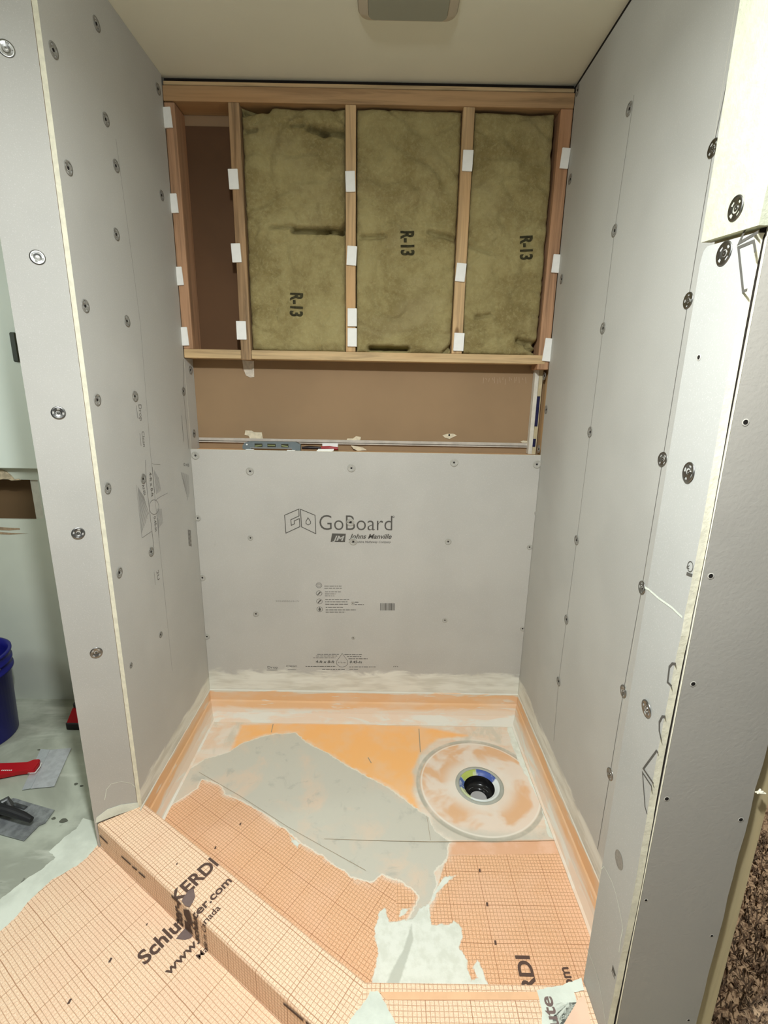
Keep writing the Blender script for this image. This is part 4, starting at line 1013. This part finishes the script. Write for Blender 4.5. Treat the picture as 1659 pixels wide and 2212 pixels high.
c1 = link('shower_curb', me, M_mem); tag(c1, 'long diagonal shower curb wrapped in printed orange membrane, dark lettering across it', 'shower curb')
# leg 2 along x under the return wall
bm = bmesh.new(); uvd = {}; rows = []
xo = PO.x + d1.x*u_end_o; xi = (Vector((PO.x, PO.y, 0))+n1v*WC + d1*((-1.117-(PO.y+n1v.y*WC))/d1.y)).x
for i in range(31):
    row = []
    for (a, z, vv) in PR1:
        s = a/WC; xs_ = xo*(1-s)+xi*s; x = xs_+(XJ-.0006-xs_)*i/30; y = -1.245+.128*s
        row.append(bm.verts.new((x, y, ZF+z))); uvd[len(uvd)] = (x-.353, vv-.02)
    rows.append(row)
for i in range(30):
    for j in range(len(PR1)-1): bm.faces.new((rows[i][j], rows[i+1][j], rows[i+1][j+1], rows[i][j+1]))
bm.faces.new(rows[0]); bm.faces.new(rows[-1][::-1]); bm.verts.index_update(); bmesh.ops.recalc_face_normals(bm, faces=bm.faces)
me = bpy.data.meshes.new('shower_curb'); bm.to_mesh(me); bm.free(); uvl = me.uv_layers.new(name='grid')
for l in me.loops: uvl.data[l.index].uv = uvd[l.vertex_index]
c2 = link('shower_curb', me, M_mem); tag(c2, 'short straight shower curb at the bottom edge running to the right return wall', 'shower curb')
# plain edge band and thinset on the mitre
def decal(name, pts, z, mat, parent, th=.0006, label=None, jag=0, seed=1):
    r = random.Random(seed); P3 = [at(u, v, 2, z) for u, v in pts]
    if jag:
        out = []
        for i, p in enumerate(P3):
            qn = P3[(i+1) % len(P3)]; nseg = max(1, int((qn-p).length/.008))
            for k in range(nseg): out.append(p.lerp(qn, k/nseg)+Vector((r.uniform(-jag, jag), r.uniform(-jag, jag), 0)))
        P3 = out
    bm = bmesh.new(); slab(bm, P3, (0, 0, th)); bmesh.ops.triangulate(bm, faces=[f for f in bm.faces if len(f.verts) > 4]); o = bobj(name, bm, mat, parent)
    if label: o['label'] = label
    return o
decal('edge_band', [(820, 2143), (1165, 2143), (1165, 2160), (833, 2160)], ZC+.0008, plain('membrane_edge', (236, 190, 148), .9, vary=.08, scale=20), c2)
decal('thinset_smear', [(800, 2143), (815, 2140), (828, 2158), (838, 2180), (850, 2200), (872, 2260), (700, 2260), (752, 2210), (770, 2185), (790, 2160)], ZC+.0016, M_thin, c2, label='pale thinset over the mitred corner', jag=.0015)
decal('thinset_smear', [(1160, 2140), (1175, 2135), (1215, 2128), (1255, 2112), (1262, 2140), (1240, 2143), (1245, 2165), (1200, 2168), (1192, 2212), (1198, 2260), (1165, 2260), (1172, 2190)], ZC+.0012, M_thin, c2, label='pale thinset beside the lettering', jag=.001, seed=3)
decal('patch_band', [(1250, 2160), (1262, 2150), (1290, 2260), (1205, 2260), (1200, 2172)], ZC+.001, plain('band_peach', (240, 204, 176), .9, vary=.06, scale=14), c2, jag=.0008, seed=5)

# ------------------------------------------------------------------ membrane sheet outside the curb
zf = ZF+.0002
r7 = random.Random(21)
inner = [(211, 1825), (190, 1850), (169, 1868), (140, 1885), (111, 1901), (85, 1925), (60, 1949), (45, 1968), (30, 1985), (0, 2012), (-60, 2050)]
ipts = [at(u, v, 2, ZF+.0012) for u, v in inner]
ip2 = []
for a, b2 in zip(ipts, ipts[1:]):
    for k in range(6): ip2.append(a.lerp(b2, k/6)+Vector((r7.uniform(-.0012, .0012), r7.uniform(-.0012, .0012), 0)))
foot = [on1(u, -.0005) for u in (-.005, .2, .5, .8, u_end_o)]
bl = [Vector((XCO, -2.3, ZF+.0012)), Vector((-1.7, -2.3, ZF+.0012)), Vector((-1.7, -1.3, ZF+.0012))]
poly = [Vector((p.x, p.y, ZF+.0012)) for p in foot] + [Vector((.50, -1.246, ZF+.0012)), Vector((.50, -2.3, ZF+.0012))] + bl[1:] + ip2[::-1]
bm = bmesh.new(); slab(bm, poly, (0, 0, -.001)); bmesh.ops.triangulate(bm, faces=[f for f in bm.faces if len(f.verts) > 4])
bmesh.ops.recalc_face_normals(bm, faces=bm.faces)
me = bpy.data.meshes.new('membrane_sheet'); bm.to_mesh(me); bm.free()
def uvsheet(co, p):
    a = co-PO; return (a.x*d1.x+a.y*d1.y, a.x*n1v.x+a.y*n1v.y)
uvplane(me, uvsheet)
sh = link('membrane_sheet', me, M_mem2); tag(sh, 'printed orange membrane sheet lying on the floor outside the diagonal curb', 'membrane')
# thinset rim
outerp = [(178, 1768), (172, 1780), (163, 1792), (140, 1808), (120, 1828), (105, 1840), (120, 1853), (90, 1878), (54, 1901), (20, 1928), (0, 1943), (-60, 1990)]
op = []; oo = [at(u, v, 2, zf) for u, v in outerp]
for a, b2 in zip(oo, oo[1:]):
    for k in range(6): op.append(a.lerp(b2, k/6)+Vector((r7.uniform(-.002, .002), r7.uniform(-.002, .002), 0)))
inn = [at(u+14, v+12, 2, zf) for u, v in inner]
bm = bmesh.new(); slab(bm, [at(205, 1775, 2, zf)]+op+[inn[-1]]+inn[::-1][1:-1]+[at(226, 1832, 2, zf)], (0, 0, .0007)); bmesh.ops.triangulate(bm, faces=[f for f in bm.faces if len(f.verts) > 4])
o = bobj('thinset_smear', bm, M_thin); tag(o, 'ragged white thinset border along the outer edge of the floor membrane', 'thinset', kind='stuff')

# lettering draped over floor, curb face and curb top
def draped(body, u, v0, v1, cap, bold, mats, flipfloor=True, shear=0):
    """baseline runs along +v from v0 to v1 at curb distance u, letters rise towards -u"""
    me, x0, x1 = text_mesh(body, bold, shear); t = bmesh.new(); t.from_mesh(me); bpy.data.meshes.remove(me)
    for q_ in t.verts: q_.co = Vector((v0+(q_.co.x-x0)/(x1-x0)*(v1-v0), u-q_.co.y/.72*cap, 0))
    drape_bm(t, mats)
def drape_bm(t, mat):
    cuts = [0.0] + [p[2] for p in PR1[1:-1]]
    for c in cuts: bmesh.ops.bisect_plane(t, geom=t.verts[:]+t.edges[:]+t.faces[:], plane_co=(c, 0, 0), plane_no=(1, 0, 0))
    lo = [f for f in t.faces if f.calc_center_median().x < 0]; 
    for grp, par in ((True, sh), (False, c1)):
        bm = bmesh.new(); mp = {}
        for f in t.faces:
            if (f.calc_center_median().x < 0) != grp: continue
            vs_ = []
            for v in f.verts:
                if v not in mp:
                    p = on1(v.co.y, v.co.x)
                    e = .0014 if grp else .0
                    nrm = Vector((0, 0, 1)) if (v.co.x <= 0 or v.co.x > HO) else -n1v
                    if not grp and 0 <= v.co.x <= HO+.004: p = p - n1v*.0015
                    if not grp and v.co.x > HO-.008: p.z += .0014
                    p.z += e*.6
                    mp[v] = bm.verts.new(p)
                vs_.append(mp[v])
            try: bm.faces.new(vs_)
            except ValueError: pass
        if len(bm.faces): bobj('printed_lettering', bm, mat, par)
        else: bm.free()
    t.free()
def uv_of(u, v, z):
    p = at(u, v, 2, z); a = p-PO; return a.x*d1.x+a.y*d1.y, a.x*n1v.x+a.y*n1v.y
TX = {}
uS, vS = uv_of(318, 2072, ZF); uI, vI = uv_of(462, 1868, ZC)
VT = lambda v: v+HO
ub = (uS+uI)/2+.0
draped('Schluter-KERDI', ub+.010, vS-.012, VT(vI)+.006, .040, .026, M_ink)
u2a, v2a = uv_of(372, 2108, ZF); u2b, v2b = uv_of(497, 1903, ZC)
draped('www.schluter.com', (u2a+u2b)/2, v2a-.006, VT(v2b), .024, .022, M_ink)
u3a, v3a = uv_of(438, 2072, ZF); u3b, v3b = uv_of(470, 1965, ZC)
draped('Made in Canada', (u3a+u3b)/2, v3a-.006, VT(v3b)+.004, .017, .01, M_ink)
# emblem: four petals between the lines
def emblem(pts_px, z, mat, par):
    bm = bmesh.new(); slab(bm, [at(u, v, 2, z+.0016) for u, v in pts_px], (0, 0, .0003)); return bobj('printed_emblem', bm, mat, par)
E = lambda l: [(250+a/4.1475, 1780+c/4.1475) for a, c in l]
emblem(E([(590, 690), (600, 665), (650, 600), (697, 575), (712, 650), (690, 700), (662, 745), (620, 730)]), ZC, M_inkl, c1)
emblem(E([(540, 1030), (560, 1000), (620, 935), (650, 945), (692, 1000), (670, 1025), (620, 1038)]), ZF, M_inkl, sh)
def facept(u, v):
    """point of the curb's outer face under a measured spot"""
    d = RT*((u-IW/2)/F) - UP*((v-IH/2)/F) + FW
    q0 = PO-n1v*.0016; return CAM + d*(((q0-CAM).dot(n1v))/d.dot(n1v))
bm = bmesh.new()
slab(bm, [facept(*p) for p in E([(605, 765), (655, 770), (678, 850), (690, 925), (650, 890), (612, 810)])], -n1v*.0002)
slab(bm, [facept(*p) for p in E([(615, 860), (660, 900), (692, 990), (655, 960), (622, 930)])], -n1v*.0002)
bobj('printed_emblem', bm, M_ink, c1)
bm = bmesh.new()
for a, b2 in [((215, 1805), (232, 1822)), ((262, 1850), (282, 1868)), ((285, 1872), (296, 1880)), ((299, 1884), (313, 1896))]:
    ribbon(bm, [facept(*a), facept(*b2)], .006, -n1v)
for a, b2 in [((612, 2168), (655, 2205)), ((660, 2208), (672, 2218))]: ribbon(bm, [facept(*a), facept(*b2)], .007, -n1v)
bobj('small_print', bm, M_ink, c1)
# row marks every 10 cm, and lettering on the shower side
def mark(px, z, par, r=.0035):
    c = at(*px, 2, z+.0012); bm = bmesh.new(); slab(bm, [c+Vector((a*r, b2*r*1.5, 0)) for a, b2 in ((-.8, -1), (.8, -1), (1, 1), (-.6, 1))], (0, 0, .0002)); bobj('row_mark', bm, M_ink, par)
for p in [(1036, 1880), (1052, 1953), (1070, 2036), (1091, 2133)]: mark(p, 0, pan)
for p in [(150, 2163), (238, 2074)]: mark(p, ZF, sh)
mark((317, 1997), ZF, sh, .002); mark((382, 1866), ZC, c1, .002)
for p in [(465, 1831), (519, 1780)]: mark(p, 0.0, pan, .003)
bm = bmesh.new(); Xb = at(1168, 2128, 2, .001)
pa = at(1163, 2149, 2, .0014); pb = at(1143, 2068, 2, .0014)
pb = Vector((pa.x+.001, pb.y, .0014)); add_text(bm, 'ERDI', Vector((pa.x, pa.y-.020, .0014)), pb+Vector((0,.004,0)), .038, (0, 0, 1), .028); bobj('printed_lettering', bm, M_ink, pan); bm = bmesh.new()
pa = at(1247, 2148, 2, .0014); pb = at(1229, 2089, 2, .0014); pb.x = pa.x-.002; add_text(bm, '.com', pa-Vector((0, .008, 0)), pb, .027, (0, 0, 1), .02)
bobj('printed_lettering', bm, M_ink, pan)
bm = bmesh.new(); pa = at(1212, 2230, 2, ZC+.0024); pb = at(1192, 2152, 2, ZC+.0024); pb.x = pa.x; add_text(bm, 'lute', pa, pb, .028, (0, 0, 1), .022)
bobj('printed_lettering', bm, M_inkl, c2)

# thinset smear at the foot of the left partition
def zpl(u, v): return atE(u, v, .0005)
bm = bmesh.new(); slab(bm, [zpl(*p) for p in [(206, 1778), (208, 1766), (232, 1748), (262, 1738), (304, 1733), (306, 1722), (308, 1742), (262, 1757), (230, 1768)]], EN*.0012); bobj('thinset_smear', bm, M_thin, bE)
bm = bmesh.new(); ribbon(bm, [zpl(*p)+EN*.0006 for p in [(226, 1728), (230, 1705), (240, 1693), (262, 1688), (284, 1692), (296, 1703)]], .0014, EN); bobj('thinset_ridge', bm, M_thin, bE)

# ------------------------------------------------------------------ things on the bathroom floor
# bucket
o = empty('bucket', (-1.625, -.225, ZF+.0005))
m, nt, b = nodes('bucket_blue'); b.inputs['Base Color'].default_value = srgb(28, 30, 118); b.inputs['Roughness'].default_value = .35; M_blue = m
bm = bmesh.new(); lathe(bm, [(0, .0), (.128, .0), (.133, .006), (.143, .29), (.155, .292), (.155, .30), (.147, .302), (.148, .325), (.155, .327), (.155, .335), (.149, .337), (.15, .36), (.157, .364), (.157, .372), (.147, .374), (.143, .34), (.128, .012), (0, .012)], n=56)
bobj('body', bm, M_blue, o, True)
bm = bmesh.new(); pts = []
for k in range(15):
    t = math.pi*k/14; pts.append(Vector((.158*math.cos(t), -.06*math.sin(t)-.02, .332-.115*math.sin(t))))
tube(bm, pts, .0025, 8); tube(bm, [Vector((.140, -.06, .332)), Vector((.176, -.064, .31)), Vector((.176, -.075, .285)), Vector((.136, -.082, .255))], .0026, 8)
bobj('wire_handle', bm, metal('wire_steel', (170, 172, 170), .35), o)['label'] = 'thin steel wire handle'
bm = bmesh.new(); R_ = .1385
def cyl(t, z, r=.1395): return Vector((r*math.cos(t), r*math.sin(t), z))
ribbon(bm, [cyl(-.42-.06*k, .175, .1400) for k in range(8)], .003, (0.8, -.6, 0)); ribbon(bm, [cyl(-.42, .06+.0165*k, .1362+.00057*k) for k in range(8)], .003, (.9, -.4, 0)); ribbon(bm, [cyl(-.42-.06*k, .06, .1362) for k in range(8)], .003, (0.8, -.6, 0))
bobj('label_outline', bm, plain('bucket_print', (170, 176, 200), .5), o)['label'] = 'white printed frame'
tag(o, 'dark blue plastic bucket with wire handle at the left edge of the room', 'bucket')
# taping knife
def fz(u, v, z=ZF+.004): return at(u, v, 2, z)
o = empty('taping_knife', fz(60, 1665, ZF)); OL = o.location
bm = bmesh.new(); slab(bm, [fz(*p)-OL for p in [(107, 1620), (154, 1616), (117, 1699), (66, 1704)]], (0, 0, .0008)); bobj('blade', bm, metal('blade_steel', (226, 230, 234), .5, .15), o)['label'] = 'wide brushed steel blade'
bm = bmesh.new(); slab(bm, [fz(*p, ZF+.005)-OL for p in [(88, 1619), (108, 1620), (67, 1703), (48, 1707)]], (0, 0, .002)); bobj('blade_back', bm, metal('blade_back', (222, 228, 232), .45, .1), o)
bm = bmesh.new(); slab(bm, [fz(*p, ZF+.007)-OL for p in [(-2, 1656), (30, 1655), (60, 1655), (75, 1647), (88, 1646), (86, 1655), (76, 1669), (62, 1671), (40, 1674), (0, 1682), (-60, 1690), (-60, 1660)]], (0, 0, .016))
bmesh.ops.bevel(bm, geom=bm.edges[:], offset=.003, segments=2, affect='EDGES'); bobj('handle', bm, plain('handle_red', (178, 26, 34), .35), o)['label'] = 'red moulded handle'
bm = bmesh.new(); ribbon(bm, [fz(*p, ZF+.0236)-OL for p in [(60, 1670), (76, 1669), (87, 1655), (89, 1647)]], .003, (0, 0, 1)); [ribbon(bm, [fz(x_, 1664, ZF+.0236)-OL, fz(x_+2.6, 1663.8, ZF+.0236)-OL], .005, (0, 0, 1)) for x_ in (3, 7, 11, 15, 19, 23)]; bobj('handle_print', bm, M_white, o)
tag(o, 'taping knife with red handle and wide steel blade on the floor', 'taping knife')
# trowel
o = empty('trowel', fz(50, 1775, ZF)); OL = o.location
bm = bmesh.new(); slab(bm, [fz(*p)-OL for p in [(30, 1724), (75, 1738), (118, 1750), (98, 1778), (84, 1784), (52, 1817), (-10, 1800), (-90, 1775)]], (0, 0, .0012)); bobj('blade', bm, metal('trowel_steel', (180, 184, 186), .4, .35), o)['label'] = 'grey smeared steel plate'
bm = bmesh.new(); tube(bm, [fz(*p, ZF+h_)-OL for p, h_ in [((-30, 1740), .045), ((20, 1752), .045), ((50, 1763), .042), ((68, 1771), .036)]], [.014, .015, .013, .009], 14); bobj('handle', bm, plain('trowel_grip', (38, 38, 40), .5), o)['label'] = 'black handle'
bm = bmesh.new(); tube(bm, [fz(*p, ZF+h_)-OL for p, h_ in [((-20, 1765), .006), ((10, 1750), .014), ((22, 1738), .035), ((14, 1728), .05), ((2, 1735), .05)]], [.01, .011, .012, .012, .01], 12); tube(bm, [fz(30, 1738, ZF+.006)-OL, fz(56, 1746, ZF+.006)-OL], .007, 10); bobj('bracket', bm, plain('trowel_bracket', (96, 98, 98), .45, .6), o)['label'] = 'grey metal shank'
tag(o, 'finishing trowel with black handle lying on the floor at lower left', 'trowel')
# red and black box shaped tool peeking past the partition
o = empty('tool_case', fz(180, 1568, ZF)); OL = o.location
bm = bmesh.new(); box(bm, (-.055, -.03, .001), (.09, .10, .035), .004); bobj('base', bm, plain('tool_black', (26, 22, 22), .5), o)['label'] = 'black lower shell'
bm = bmesh.new(); vs_ = [(-.05, -.026, .035), (.085, -.026, .035), (.085, .096, .035), (-.05, .096, .035)]; tp = [(-.035, 0, .085), (.085, 0, .085), (.085, .07, .085), (-.035, .07, .085)]
A_v = [bm.verts.new(p) for p in vs_]; B_v = [bm.verts.new(p) for p in tp]; bm.faces.new(A_v[::-1]); bm.faces.new(B_v)
for k in range(4): bm.faces.new((A_v[k], A_v[(k+1) % 4], B_v[(k+1) % 4], B_v[k]))
bobj('shell', bm, plain('tool_red', (170, 24, 28), .4), o)['label'] = 'red upper shell'
bm = bmesh.new(); box(bm, (-.034, .0, .0855), (.085, .07, .108), .005); bobj('lid', bm, plain('tool_black2', (30, 26, 26), .5), o)['label'] = 'black top'
tag(o, 'small red and black tool standing behind the left partition edge', 'tool')
# dried droppings on the bathroom floor
for i, (u, v, rx, ry) in enumerate([(164, 1694, 5, 3), (176, 1698, 5, 2), (137, 1773, 10, 5), (116, 1768, 5, 3), (84, 1620, 4, 2)]):
    c = at(u, v, 2, ZF+.0006); bm = bmesh.new(); slab(bm, [c+Vector((rx*.0013*math.cos(t)*(1+.2*math.sin(3*t+i)), ry*.0017*math.sin(t), 0)) for t in [k*2*math.pi/14 for k in range(14)]], (0, 0, .0016))
    q_ = bobj('mortar_drop', bm, plain('mortar_drop', (96, 98, 86), .8))
    tag(q_, ['small dark mortar drop beside the partition, upper left of a pair', 'flat dark mortar drop beside the partition, lower right of a pair', 'largest oval mortar spot on the floor right of the trowel', 'small mortar spot touching the trowel corner on the right', 'tiny dark mortar spot behind the steel blade'][i], 'mortar drop')
